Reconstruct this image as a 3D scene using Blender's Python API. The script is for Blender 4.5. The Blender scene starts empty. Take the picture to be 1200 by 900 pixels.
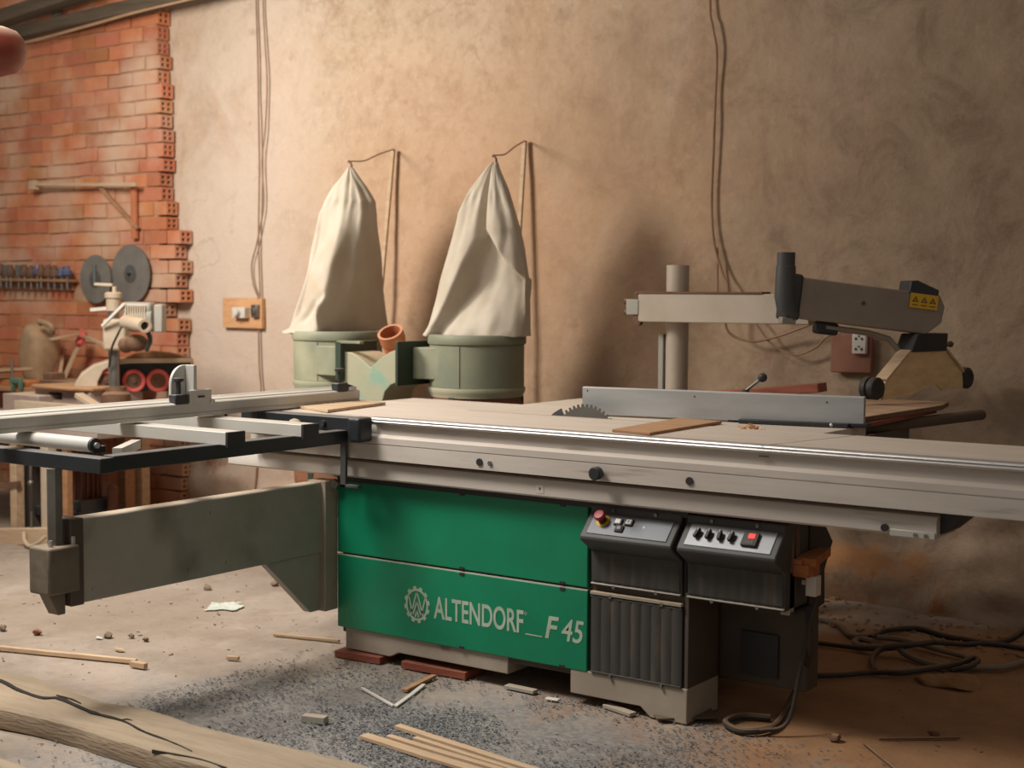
import bpy, bmesh, math, random
from mathutils import Vector, Matrix, noise
random.seed(7)
SC = bpy.context.scene
COL = SC.collection
PI = math.pi

# ------------------------------------------------------------------ helpers
def lin(h):
    h = h.lstrip('#')
    o = []
    for i in (0, 2, 4):
        c = int(h[i:i+2], 16) / 255
        o.append(c/12.92 if c <= .04045 else ((c+.055)/1.055)**2.4)
    return (o[0], o[1], o[2], 1)

class MB:
    def __init__(s): s.bm = bmesh.new()
    def _f(s, vs):
        try: return s.bm.faces.new(vs)
        except ValueError: return None
    def box(s, x0, x1, y0, y1, z0, z1):
        v = [s.bm.verts.new(p) for p in ((x0,y0,z0),(x1,y0,z0),(x1,y1,z0),(x0,y1,z0),(x0,y0,z1),(x1,y0,z1),(x1,y1,z1),(x0,y1,z1))]
        for f in ((3,2,1,0),(4,5,6,7),(0,1,5,4),(1,2,6,5),(2,3,7,6),(3,0,4,7)): s._f([v[i] for i in f])
        return s
    def obox(s, c, u, v, w):
        """box from centre and three half-extent vectors"""
        c, u, v, w = map(Vector, (c, u, v, w))
        if u.cross(v).dot(w) < 0: u = -u
        V = [s.bm.verts.new(c + a*u + b*v + d*w) for d in (-1,1) for a, b in ((-1,-1),(1,-1),(1,1),(-1,1))]
        for f in ((3,2,1,0),(4,5,6,7),(0,1,5,4),(1,2,6,5),(2,3,7,6),(3,0,4,7)): s._f([V[i] for i in f])
        return s
    def bar(s, p0, p1, w, h, up=(0,0,1)):
        p0, p1 = Vector(p0), Vector(p1)
        d = p1 - p0; L = d.length; d.normalize()
        up = Vector(up)
        sd = d.cross(up)
        if sd.length < 1e-4: sd = d.cross(Vector((1,0,0)))
        sd.normalize(); up = sd.cross(d)
        return s.obox((p0+p1)/2, d*L/2, sd*w/2, up*h/2)
    def prism(s, poly, axis, a, b):
        """polygon extruded along an axis: axis 'x' -> (y,z), 'y' -> (x,z), 'z' -> (x,y)"""
        def pt(p, t):
            return {'x': (t, p[0], p[1]), 'y': (p[0], t, p[1]), 'z': (p[0], p[1], t)}[axis]
        A = [s.bm.verts.new(pt(p, a)) for p in poly]
        B = [s.bm.verts.new(pt(p, b)) for p in poly]
        n = len(poly)
        s._f(A); s._f(B[::-1])
        for i in range(n): s._f([A[i], B[i], B[(i+1)%n], A[(i+1)%n]])
        return s
    def ring(s, c, u, v, pts):
        return [s.bm.verts.new(Vector(c) + u*a + v*b) for a, b in pts]
    def tube(s, pts, r, n=8, caps=True):
        pts = [Vector(p) for p in pts]
        m = len(pts)
        rr = r if isinstance(r, (list, tuple)) else [r]*m
        t0 = (pts[1]-pts[0]).normalized()
        ref = Vector((0,0,1)) if abs(t0.z) < .9 else Vector((1,0,0))
        u = t0.cross(ref).normalized()
        rings = []
        for i in range(m):
            if i == 0: t = pts[1]-pts[0]
            elif i == m-1: t = pts[-1]-pts[-2]
            else: t = (pts[i+1]-pts[i]).normalized() + (pts[i]-pts[i-1]).normalized()
            t.normalize()
            u = (u - t*u.dot(t))
            u.normalize(); v = t.cross(u)
            rings.append([s.bm.verts.new(pts[i] + (u*math.cos(2*PI*k/n) + v*math.sin(2*PI*k/n))*rr[i]) for k in range(n)])
        for i in range(m-1):
            for k in range(n):
                s._f([rings[i][k], rings[i][(k+1)%n], rings[i+1][(k+1)%n], rings[i+1][k]])
        if caps:
            s._f(rings[0][::-1]); s._f(rings[-1])
        return s
    def cyl(s, p0, p1, r0, r1=None, n=24, caps=True):
        return s.tube([p0, p1], [r0, r0 if r1 is None else r1], n, caps)
    def lathe(s, prof, c, axis=(0,0,1), n=40, close=False):
        """profile of (radius, height along axis)"""
        c = Vector(c); ax = Vector(axis).normalized()
        ref = Vector((0,0,1)) if abs(ax.z) < .9 else Vector((1,0,0))
        u = ref.cross(ax).normalized(); v = ax.cross(u)
        rings = []
        for r, h in prof:
            if r < 1e-6: rings.append([s.bm.verts.new(c + ax*h)])
            else: rings.append([s.bm.verts.new(c + ax*h + (u*math.cos(2*PI*k/n) + v*math.sin(2*PI*k/n))*r) for k in range(n)])
        pairs = list(zip(rings, rings[1:])) + ([(rings[-1], rings[0])] if close else [])
        for A, B in pairs:
            for k in range(n):
                a0, a1 = A[k % len(A)], A[(k+1) % len(A)]
                b0, b1 = B[k % len(B)], B[(k+1) % len(B)]
                vs = []
                for q in (a0, a1, b1, b0):
                    if q not in vs: vs.append(q)
                if len(vs) > 2: s._f(vs)
        return s
    def ball(s, c, r, n=16, sq=(1,1,1)):
        c = Vector(c)
        m = n//2
        rings = []
        for i in range(m+1):
            th = PI*i/m
            if i in (0, m): rings.append([s.bm.verts.new(c + Vector((0,0,math.cos(th)*r*sq[2])))])
            else: rings.append([s.bm.verts.new(c + Vector((math.cos(2*PI*k/n)*math.sin(th)*r*sq[0], math.sin(2*PI*k/n)*math.sin(th)*r*sq[1], math.cos(th)*r*sq[2]))) for k in range(n)])
        for A, B in zip(rings, rings[1:]):
            for k in range(n):
                vs = []
                for q in (A[k%len(A)], B[k%len(B)], B[(k+1)%len(B)], A[(k+1)%len(A)]):
                    if q not in vs: vs.append(q)
                if len(vs) > 2: s._f(vs)
        return s
    def jitter(s, amp, scale=6, seed=0):
        for v in s.bm.verts:
            n = noise.noise_vector(v.co*scale + Vector((seed, seed*1.7, 3)))
            v.co += n*amp
        return s
    def subdiv(s, maxlen, times=6):
        for _ in range(times):
            es = [e for e in s.bm.edges if e.calc_length() > maxlen]
            if not es: break
            bmesh.ops.subdivide_edges(s.bm, edges=es, cuts=1, use_grid_fill=True)
        return s
    def build(s, name, m, parent=None, bev=0, seg=2, ang=38, flat=False, recalc=True):
        bm = s.bm
        loc = root_loc(parent)
        if loc.length > 0: bmesh.ops.translate(bm, verts=bm.verts, vec=-loc)
        if recalc: bmesh.ops.recalc_face_normals(bm, faces=bm.faces)
        if not flat:
            for f in bm.faces: f.smooth = True
            for e in bm.edges:
                if len(e.link_faces) == 2:
                    try: a = e.calc_face_angle()
                    except ValueError: a = 0
                    if a > math.radians(ang): e.smooth = False
        me = bpy.data.meshes.new(name); bm.to_mesh(me); bm.free()
        me.materials.append(m)
        o = bpy.data.objects.new(name, me); COL.objects.link(o)
        if parent: o.parent = parent
        if bev:
            md = o.modifiers.new('bevel', 'BEVEL'); md.width = bev; md.segments = seg
            md.limit_method = 'ANGLE'; md.angle_limit = math.radians(40); md.harden_normals = False
        return o

def root_loc(p):
    if p is None: return Vector((0,0,0))
    while p.parent: p = p.parent
    return Vector(p.location)

def tag(o, label, cat, group=None):
    o['label'] = label; o['category'] = cat
    if group: o['group'] = group
    return o

def thing(name, label, cat, loc, group=None):
    o = bpy.data.objects.new(name, None); COL.objects.link(o); o.location = loc
    o.empty_display_size = .05
    return tag(o, label, cat, group)

def solo(mb, name, m, loc, label, cat, group=None, **k):
    """a thing that is one mesh, origin moved to its base"""
    bmesh.ops.translate(mb.bm, verts=mb.bm.verts, vec=-Vector(loc))
    o = mb.build(name, m, None, **k); o.location = loc
    return tag(o, label, cat, group)

def struct(mb, name, m, parent=None, **k):
    o = mb.build(name, m, parent, **k)
    if parent is None: o['kind'] = 'structure'
    return o

def copy_tree(src, loc, rotz=0, label=None):
    r = src.copy(); COL.objects.link(r); r.location = loc; r.rotation_euler = (0,0,rotz)
    if label: r['label'] = label
    for ch in src.children:
        c = ch.copy(); COL.objects.link(c); c.parent = r
        for g in ch.children:
            d = g.copy(); COL.objects.link(d); d.parent = c
    return r

def smooth_path(pts, k=6, seed=None, amp=0):
    """Catmull-Rom through points"""
    P = [Vector(p) for p in pts]
    P = [P[0]*2-P[1]] + P + [P[-1]*2-P[-2]]
    out = []
    for i in range(1, len(P)-2):
        for j in range(k):
            t = j/k
            a, b, c, d = P[i-1], P[i], P[i+1], P[i+2]
            out.append(.5*((2*b) + (c-a)*t + (2*a-5*b+4*c-d)*t*t + (3*b-a-3*c+d)*t**3))
    out.append(P[-2])
    return out

# ------------------------------------------------------------------ materials
def mat(name, c1, c2=None, rough=.6, metal=0, scale=5, dust=None, dust_amt=.6, bump=0, bscale=60, stretch=(1,1,1),
        spots=None, spot_scale=14, spot_lo=.62, spot_hi=.7, contrast=(.35,.65), emit=None, coat=0, attr=None):
    m = bpy.data.materials.new(name); m.use_nodes = True
    nt = m.node_tree; N = nt.nodes; L = nt.links
    b = N['Principled BSDF']
    tc = N.new('ShaderNodeTexCoord'); mp = N.new('ShaderNodeMapping'); mp.inputs['Scale'].default_value = stretch
    L.new(tc.outputs['Object'], mp.inputs['Vector'])
    n1 = N.new('ShaderNodeTexNoise'); n1.inputs['Scale'].default_value = scale; n1.inputs['Detail'].default_value = 7; n1.inputs['Roughness'].default_value = .62
    L.new(mp.outputs[0], n1.inputs['Vector'])
    r1 = N.new('ShaderNodeMapRange'); r1.inputs['From Min'].default_value = contrast[0]; r1.inputs['From Max'].default_value = contrast[1]
    L.new(n1.outputs['Fac'], r1.inputs['Value'])
    A = lin(c1); B = lin(c2) if c2 else tuple(x*.82 for x in A[:3]) + (1,)
    mx = N.new('ShaderNodeMix'); mx.data_type = 'RGBA'; mx.inputs['A'].default_value = A; mx.inputs['B'].default_value = B
    L.new(r1.outputs[0], mx.inputs['Factor'])
    col = mx.outputs['Result']
    if attr:
        at = N.new('ShaderNodeAttribute'); at.attribute_name = attr
        mm = N.new('ShaderNodeMix'); mm.data_type = 'RGBA'; mm.blend_type = 'MULTIPLY'; mm.inputs['Factor'].default_value = 1
        L.new(col, mm.inputs['A']); L.new(at.outputs['Color'], mm.inputs['B']); col = mm.outputs['Result']
    if spots:
        n2 = N.new('ShaderNodeTexNoise'); n2.inputs['Scale'].default_value = spot_scale; n2.inputs['Detail'].default_value = 5
        L.new(mp.outputs[0], n2.inputs['Vector'])
        r2 = N.new('ShaderNodeMapRange'); r2.inputs['From Min'].default_value = spot_lo; r2.inputs['From Max'].default_value = spot_hi
        L.new(n2.outputs['Fac'], r2.inputs['Value'])
        m2 = N.new('ShaderNodeMix'); m2.data_type = 'RGBA'; m2.inputs['B'].default_value = lin(spots)
        L.new(r2.outputs[0], m2.inputs['Factor']); L.new(col, m2.inputs['A']); col = m2.outputs['Result']
    rough_out = None
    if dust:
        ge = N.new('ShaderNodeNewGeometry'); sp = N.new('ShaderNodeSeparateXYZ'); L.new(ge.outputs['Normal'], sp.inputs[0])
        rz = N.new('ShaderNodeMapRange'); rz.inputs['From Min'].default_value = .35; rz.inputs['From Max'].default_value = .95
        L.new(sp.outputs['Z'], rz.inputs['Value'])
        n3 = N.new('ShaderNodeTexNoise'); n3.inputs['Scale'].default_value = 9; n3.inputs['Detail'].default_value = 6
        L.new(tc.outputs['Object'], n3.inputs['Vector'])
        r3 = N.new('ShaderNodeMapRange'); r3.inputs['From Min'].default_value = .3; r3.inputs['From Max'].default_value = .7
        r3.inputs['To Min'].default_value = dust_amt*.55; r3.inputs['To Max'].default_value = dust_amt
        L.new(n3.outputs['Fac'], r3.inputs['Value'])
        mu = N.new('ShaderNodeMath'); mu.operation = 'MULTIPLY'; L.new(rz.outputs[0], mu.inputs[0]); L.new(r3.outputs[0], mu.inputs[1])
        m3 = N.new('ShaderNodeMix'); m3.data_type = 'RGBA'; m3.inputs['B'].default_value = lin(dust)
        L.new(mu.outputs[0], m3.inputs['Factor']); L.new(col, m3.inputs['A']); col = m3.outputs['Result']
        if metal:
            mm2 = N.new('ShaderNodeMapRange'); mm2.inputs['To Min'].default_value = metal; mm2.inputs['To Max'].default_value = 0
            L.new(mu.outputs[0], mm2.inputs['Value']); L.new(mm2.outputs[0], b.inputs['Metallic'])
        rr = N.new('ShaderNodeMapRange'); rr.inputs['To Min'].default_value = rough; rr.inputs['To Max'].default_value = .95
        L.new(mu.outputs[0], rr.inputs['Value']); L.new(rr.outputs[0], b.inputs['Roughness'])
    else:
        b.inputs['Metallic'].default_value = metal
        b.inputs['Roughness'].default_value = rough
    if metal and dust is None: b.inputs['Metallic'].default_value = metal
    L.new(col, b.inputs['Base Color'])
    if bump:
        n4 = N.new('ShaderNodeTexNoise'); n4.inputs['Scale'].default_value = bscale; n4.inputs['Detail'].default_value = 6
        L.new(mp.outputs[0], n4.inputs['Vector'])
        bp = N.new('ShaderNodeBump'); bp.inputs['Strength'].default_value = bump; bp.inputs['Distance'].default_value = .01
        L.new(n4.outputs['Fac'], bp.inputs['Height']); L.new(bp.outputs[0], b.inputs['Normal'])
    if emit:
        b.inputs['Emission Color'].default_value = lin(emit[0]); b.inputs['Emission Strength'].default_value = emit[1]
    if coat: b.inputs['Coat Weight'].default_value = coat
    return m

DUST = '#c9a985'
M = {}
M['alu']     = mat('anodised_aluminium', '#c2c0b9', '#b9b7af', .4, .2, 3, stretch=(1,3,3), dust=DUST, dust_amt=.25)
M['alu_side']= mat('aluminium_profile', '#cdc5bc', '#bdb4aa', .5, .12, 3, stretch=(.5,6,6), dust=DUST, dust_amt=.2, spots='#7a6a58', spot_scale=5, spot_lo=.62, spot_hi=.8)
M['chrome']  = mat('polished_strip', '#cfcdcb', '#bcb9b6', .42, .85, 4, stretch=(.5,5,5))
M['table']   = mat('ground_table_top', '#d6cdc3', '#c6bbaf', .42, .12, 3, stretch=(.6,4,4), dust='#c9b49c', dust_amt=.55, spots='#8a7a68', spot_scale=4, spot_lo=.66, spot_hi=.8)
M['green']   = mat('green_enamel', '#00805a', '#046f4e', .42, 0, 2.2, spots='#2a5444', spot_scale=1.6, spot_lo=.62, spot_hi=.85, dust=DUST, dust_amt=.5)
M['letter']  = mat('pale_lettering', '#a8b8a4', '#97a892', .6, 0, 20)
M['body']    = mat('beige_machine_paint', '#a3988a', '#8f8475', .55, 0, 3, dust=DUST, dust_amt=.7, spots='#5d4f40', spot_scale=7, spot_lo=.64, spot_hi=.74)
M['armgrey'] = mat('grey_arm_paint', '#a09c92', '#8f8b80', .5, .05, 2.5, dust='#b79f83', dust_amt=.7, spots='#5b5244', spot_scale=3.2, spot_lo=.55, spot_hi=.8)
M['darkbody']= mat('dark_brown_paint', '#524940', '#433a32', .65, 0, 4, dust='#7a634b', dust_amt=.7)
M['black']   = mat('black_plastic', '#24262a', '#2d2d2f', .5, 0, 6, dust='#6b5d4e', dust_amt=.45)
M['blackmet']= mat('black_frame_paint', '#1d2226', '#262a2d', .42, 0, 5, dust='#9d958c', dust_amt=.42)
M['boxgrey'] = mat('charcoal_box', '#3a3b3d', '#444442', .5, 0, 5, dust='#5c5348', dust_amt=.5)
M['rib']     = mat('ribbed_black_panel', '#33322f', '#403c37', .6, 0, 3, stretch=(6,6,1), spots='#5c5044', spot_scale=3, spot_lo=.6, spot_hi=.85)
M['face']    = mat('brushed_control_face', '#9a9c9e', '#8d8f90', .4, .3, 8)
M['face2']   = mat('grey_control_face', '#676b6f', '#5e6266', .45, .2, 8)
M['red']     = mat('red_plastic', '#a02a30', '#8a2026', .45, 0, 8)
M['yellow']  = mat('yellow_label', '#d8a818', '#c89a14', .55, 0, 9)
M['white']   = mat('white_plastic', '#d9d4cb', '#c9c2b6', .5, 0, 9)
M['cream']   = mat('cream_casting', '#c3b39d', '#ad9a82', .55, 0, 5, dust=DUST, dust_amt=.8)
M['steel']   = mat('worn_steel', '#8d8c88', '#77746e', .38, .8, 6, dust=DUST, dust_amt=.5)
M['sawsteel']= mat('saw_plate_steel', '#8d877f', '#79736b', .45, .35, 5)
M['rust']    = mat('rusty_metal', '#7a5a46', '#5f4435', .8, .2, 9, dust='#a98a68', dust_amt=.8, bump=.2)
M['darkbar'] = mat('dark_grey_brown_bar', '#5b4e44', '#4a3f37', .6, .1, 5, dust='#8a745e', dust_amt=.5)
M['brownmet']= mat('brown_motor_paint', '#6d3f2e', '#55301f', .6, .1, 6, dust='#a98462', dust_amt=.7)
M['redwheel']= mat('red_rubber', '#d4605a', '#c44f49', .6, 0, 9)
M['cloth']   = mat('canvas_cloth', '#c4b9a8', '#b5a895', .9, 0, 4, bump=.12, bscale=260, spots='#b39a7a', spot_scale=3, spot_lo=.6, spot_hi=.85)
M['drum']    = mat('dusty_green_drum', '#747a68', '#85866f', .6, 0, 4, dust='#a99c80', dust_amt=.6, spots='#a5a287', spot_scale=3, spot_lo=.5, spot_hi=.75)
M['drumcream']= mat('dusty_cream_green_casing', '#a8a188', '#979a80', .65, 0, 4, dust='#c2ac8a', dust_amt=.8, spots='#839f8b', spot_scale=7, spot_lo=.56, spot_hi=.68)
M['drumdark']= mat('dark_green_flange', '#2f3f2e', '#28362a', .6, 0, 5, dust='#8c8a6c', dust_amt=.6)
M['bagbrown']= mat('brown_collection_bag', '#8d5f45', '#7a4e38', .7, 0, 4, bump=.2, bscale=20)
M['terra']   = mat('terracotta_pipe', '#bf7a55', '#b06b47', .6, 0, 6, dust='#d0a384', dust_amt=.6)
M['pale_wood']= mat('pale_sawn_wood', '#c4aa8c', '#b29474', .75, 0, 3, stretch=(1.2,14,14), bump=.1, bscale=30)
M['wood']    = mat('brown_plank_wood', '#a97d5a', '#8f6645', .7, 0, 3, stretch=(1.5,16,16), dust='#c79f78', dust_amt=.6, bump=.1, bscale=30)
M['redwood'] = mat('red_brown_plank', '#8f4e3a', '#74392a', .6, 0, 3, stretch=(1.5,14,14), dust='#9e6c50', dust_amt=.4)
M['orangewood']= mat('orange_wood_block', '#b5713f', '#97582d', .7, 0, 3, stretch=(1.5,14,14), dust='#c49468', dust_amt=.5)
M['board']   = mat('yellow_plywood', '#d6a578', '#c79467', .7, 0, 4, stretch=(3,3,12))
M['slabwood']= mat('weathered_slab_wood', '#9a8973', '#86745f', .85, 0, 2.4, stretch=(1.2,9,9), dust='#a19079', dust_amt=.55, bump=.5, bscale=14, spots='#6d5d4b', spot_scale=3.2, spot_lo=.52, spot_hi=.78)
M['holder'] = mat('dark_grey_brown_cast', '#716859', '#5c5447', .6, .05, 6, dust='#a08b72', dust_amt=.6, spots='#463f36', spot_scale=9, spot_lo=.55, spot_hi=.7)
M['crack']   = mat('split_in_wood', '#2c231b', '#1e1812', .9, 0, 9)
M['stick']   = mat('dusty_offcut_wood', '#b89c7c', '#a08364', .8, 0, 5, stretch=(1,1,1), bump=.1)
M['wire']    = mat('tan_wall_wire', '#9a775c', '#86654c', .7, 0, 9)
M['cable']   = mat('dark_rubber_cable', '#39322c', '#2c2621', .7, 0, 9, dust='#8c6c50', dust_amt=.75)
M['cablegrey']= mat('dusty_grey_cable', '#7f7263', '#6b5f52', .7, 0, 9, dust='#a58a6c', dust_amt=.6)
M['conduit'] = mat('pale_conduit', '#b08e70', '#a18062', .6, 0, 6)
M['redboard']= mat('red_brown_painted_board', '#8f5d48', '#7d4f3c', .65, 0, 5, dust='#a97a5e', dust_amt=.5)
M['beam']    = mat('old_roof_timber', '#5f5140', '#4b3f31', .85, 0, 3, stretch=(1,10,10), bump=.2, bscale=20)
M['guard']   = mat('brown_grey_guard_box', '#8d8072', '#807467', .5, 0, 5, dust='#a08a70', dust_amt=.6)
M['boom']    = mat('pale_grey_boom', '#b7aa9a', '#a99c8b', .5, .1, 4, dust=DUST, dust_amt=.6)
M['hood']    = mat('plywood_guard_plate', '#e2c498', '#cfae82', .7, 0, 4, stretch=(3,3,10))
M['rubber']  = mat('dark_rubber_roller', '#33322f', '#2a2926', .6, 0, 7, dust='#6e5c48', dust_amt=.5)
M['chip']    = mat('grey_wood_chips', '#8d8d8c', '#5f6062', .85, 0, 40, contrast=(.3,.7))
M['darkblade'] = mat('dull_blade_steel', '#65635f', '#57554f', .5, .3, 6)
M['orangedust'] = mat('orange_sawdust', '#a67e56', '#8f6a47', .95, 0, 12, bump=.4, bscale=50)
M['stone']   = mat('small_rubble_stone', '#8b7864', '#6d5b4a', .9, 0, 18, bump=.3)
M['plasticw']= mat('crumpled_pale_plastic', '#cfd3c9', '#b9beb3', .35, 0, 8)
M['lamp']    = mat('red_brown_lamp_enamel', '#8a3a28', '#743022', .45, 0, 4, dust='#cdb79c', dust_amt=1.0)
M['glow']    = mat('lit_red_switch', '#ff3a30', '#ff3a30', .4, 0, 4, emit=('#ff2a20', .45))
M['bluebit'] = mat('blue_grey_tool_steel', '#6a7290', '#555c78', .45, .4, 8, dust='#9a8672', dust_amt=.5)
M['jug']     = mat('dusty_brown_jug_plastic', '#a98a68', '#8d7052', .7, 0, 4, dust='#bd9d78', dust_amt=.8, spots='#6d6658', spot_scale=3, spot_lo=.5, spot_hi=.7)
M['mauve']   = mat('mauve_grey_casting', '#a5938a', '#917d74', .6, 0, 4, dust='#d6bea0', dust_amt=.95)
M['greenclamp'] = mat('green_clamp_paint', '#4f7361', '#41604f', .5, 0, 6, dust='#a9a387', dust_amt=.5)

# ------------------------------------------------------------------ node helper for the two big surfaces
class G:
    def __init__(s, name):
        s.m = bpy.data.materials.new(name); s.m.use_nodes = True
        s.nt = s.m.node_tree; s.N = s.nt.nodes; s.L = s.nt.links; s.b = s.N['Principled BSDF']
        s.tc = s.N.new('ShaderNodeTexCoord')
        s.co = s.tc.outputs['Object']
    def noise(s, scale, detail=6, rough=.6, vec=None, dist=0, stretch=None):
        v = vec or s.co
        if stretch:
            mp = s.N.new('ShaderNodeMapping'); mp.inputs['Scale'].default_value = stretch; s.L.new(v, mp.inputs['Vector']); v = mp.outputs[0]
        n = s.N.new('ShaderNodeTexNoise'); n.inputs['Scale'].default_value = scale; n.inputs['Detail'].default_value = detail
        n.inputs['Roughness'].default_value = rough; n.inputs['Distortion'].default_value = dist
        s.L.new(v, n.inputs['Vector']); return n.outputs['Fac']
    def rng(s, v, a, b, c=0, d=1):
        r = s.N.new('ShaderNodeMapRange'); r.inputs['From Min'].default_value = a; r.inputs['From Max'].default_value = b
        r.inputs['To Min'].default_value = c; r.inputs['To Max'].default_value = d; s.L.new(v, r.inputs['Value']); return r.outputs[0]
    def math(s, op, a, b):
        m = s.N.new('ShaderNodeMath'); m.operation = op
        for i, q in enumerate((a, b)):
            if isinstance(q, (int, float)): m.inputs[i].default_value = q
            else: s.L.new(q, m.inputs[i])
        return m.outputs[0]
    def mix(s, f, a, b, mode='MIX'):
        x = s.N.new('ShaderNodeMix'); x.data_type = 'RGBA'; x.blend_type = mode
        for k, q in (('Factor', f), ('A', a), ('B', b)):
            if isinstance(q, str): x.inputs[k].default_value = lin(q)
            elif isinstance(q, (int, float)): x.inputs[k].default_value = q
            else: s.L.new(q, x.inputs[k])
        return x.outputs['Result']
    def xyz(s):
        p = s.N.new('ShaderNodeSeparateXYZ'); s.L.new(s.co, p.inputs[0]); return p.outputs
    def blob(s, c, r, soft=.5, nz=None, amt=.5):
        """soft-edged irregular patch round a point"""
        vm = s.N.new('ShaderNodeVectorMath'); vm.operation = 'SUBTRACT'; s.L.new(s.co, vm.inputs[0]); vm.inputs[1].default_value = c
        vs = s.N.new('ShaderNodeVectorMath'); vs.operation = 'DIVIDE'; s.L.new(vm.outputs[0], vs.inputs[0]); vs.inputs[1].default_value = r
        ln = s.N.new('ShaderNodeVectorMath'); ln.operation = 'LENGTH'; s.L.new(vs.outputs[0], ln.inputs[0])
        d = ln.outputs['Value']
        if nz is not None: d = s.math('ADD', d, s.rng(nz, .3, .7, -amt, amt))
        return s.rng(d, 1+soft/2, 1-soft/2)
    def bump(s, h, strength, dist=.01, prev=None):
        b = s.N.new('ShaderNodeBump'); b.inputs['Strength'].default_value = strength; b.inputs['Distance'].default_value = dist
        s.L.new(h, b.inputs['Height'])
        if prev: s.L.new(prev, b.inputs['Normal'])
        return b.outputs[0]
    def done(s, col, rough=.9, nrm=None):
        s.L.new(col, s.b.inputs['Base Color']); s.b.inputs['Roughness'].default_value = rough
        if nrm: s.L.new(nrm, s.b.inputs['Normal'])
        return s.m

# plaster wall
g = G('stained_plaster')
n_big = g.noise(.55, 6, .6, dist=.6); n_mid = g.noise(1.7, 8, .66, dist=.8); n_fin = g.noise(9, 8, .7); n_dot = g.noise(6.5, 3, .5)
n_str = g.noise(1.6, 6, .6, stretch=(1,1,.35), dist=1.2)
c = g.mix(g.rng(n_big, .36, .64), '#bfa286', '#c4b19b')
c = g.mix(g.math('MULTIPLY', g.rng(n_mid, .44, .72), .7), c, '#a98462')
c = g.mix(g.math('MULTIPLY', g.rng(n_str, .5, .72), .45), c, '#cdbba6')
c = g.mix(g.math('MULTIPLY', g.rng(n_fin, .48, .72), .5), c, '#86694f')
n_sp = g.noise(24, 6, .7)
c = g.mix(g.math('MULTIPLY', g.rng(n_sp, .52, .75), .4), c, '#d8c6b0')
c = g.mix(g.math('MULTIPLY', g.rng(n_sp, .42, .28), .4), c, '#7d614a')
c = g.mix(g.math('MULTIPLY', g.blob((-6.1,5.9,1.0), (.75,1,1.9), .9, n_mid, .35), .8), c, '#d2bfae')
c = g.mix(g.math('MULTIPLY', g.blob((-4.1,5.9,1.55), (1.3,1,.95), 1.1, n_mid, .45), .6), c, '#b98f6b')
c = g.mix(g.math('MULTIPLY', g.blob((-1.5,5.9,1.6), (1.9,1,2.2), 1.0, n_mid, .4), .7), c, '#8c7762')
c = g.mix(g.math('MULTIPLY', g.rng(n_dot, .68, .78), .3), c, '#7a5a44')
zz = g.xyz()['Z']
low = g.math('ADD', zz, g.rng(n_mid, .3, .7, -.22, .22))
c = g.mix(g.math('MULTIPLY', g.rng(low, .52, .1), .55), c, '#8f7660')
c = g.mix(g.math('MULTIPLY', g.rng(g.noise(4, 5, .6), .6, .68), g.rng(zz, .6, .3)), c, '#9a6238')
rgt = g.rng(g.xyz()['X'], -4.6, -2.4)
mot = g.noise(3.2, 9, .72, dist=1.0)
c = g.mix(g.math('MULTIPLY', g.math('MULTIPLY', g.rng(mot, .5, .68), rgt), .6), c, '#6f5a47')
c = g.mix(g.math('MULTIPLY', g.math('MULTIPLY', g.rng(mot, .47, .33), rgt), .5), c, '#b09a80')
c = g.mix(g.math('MULTIPLY', g.blob((-2.3128, 5.9, 0.2245), (.30,1,.055), .9, n_fin, .9), .75), c, '#a8713f')
c = g.mix(g.math('MULTIPLY', g.blob((-2.4252, 5.9, 0.0197), (.22,1,.10), .9, n_fin, .9), .6), c, '#7c5234')
vor = g.N.new('ShaderNodeTexVoronoi'); vor.feature = 'DISTANCE_TO_EDGE'; vor.inputs['Scale'].default_value = .8
nv = g.N.new('ShaderNodeTexNoise'); nv.inputs['Scale'].default_value = 2.2; nv.inputs['Detail'].default_value = 6; g.L.new(g.co, nv.inputs['Vector'])
av = g.N.new('ShaderNodeVectorMath'); av.operation = 'ADD'; g.L.new(g.co, av.inputs[0]); g.L.new(nv.outputs['Color'], av.inputs[1]); g.L.new(av.outputs[0], vor.inputs['Vector'])
crk = g.math('MULTIPLY', g.rng(vor.outputs['Distance'], .012, .002), g.rng(n_big, .5, .6))
c = g.mix(g.math('MULTIPLY', crk, .25), c, '#7d5c42')
nb = g.bump(n_fin, .45, .012); nb = g.bump(g.noise(3, 7, .65), .5, .03, nb); nb = g.bump(g.noise(30, 5, .6), .3, .004, nb)
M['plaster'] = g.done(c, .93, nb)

def wallz(x, z):
    d = .012*noise.noise(Vector((x*1.3, 0, z*1.3))) + .006*noise.noise(Vector((x*5, 2, z*5)))
    if z < .75:   # crumbling foot of the plaster
        k = max(0, min(1, (.62 + .12*noise.noise(Vector((x*1.7, 5, 0))) - z)/.06))
        d += k*(.035 + .03*noise.noise(Vector((x*7, 9, z*9))))
    return 5.9 - d
mb = MB()
nx, nz = 300, 130
xs = [-6.78 + i*(3.4+6.78)/nx for i in range(nx+1)]; zs = [-.02 + j*4.2/nz for j in range(nz+1)]
vv = [[mb.bm.verts.new((x, wallz(x, z), z)) for z in zs] for x in xs]
for i in range(nx):
    for j in range(nz): mb._f([vv[i][j], vv[i+1][j], vv[i+1][j+1], vv[i][j+1]])
mb.box(-6.78, 3.4, 5.97, 6.1, -.02, 4.18)
struct(mb, 'wall_back', M['plaster'], recalc=False)

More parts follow.
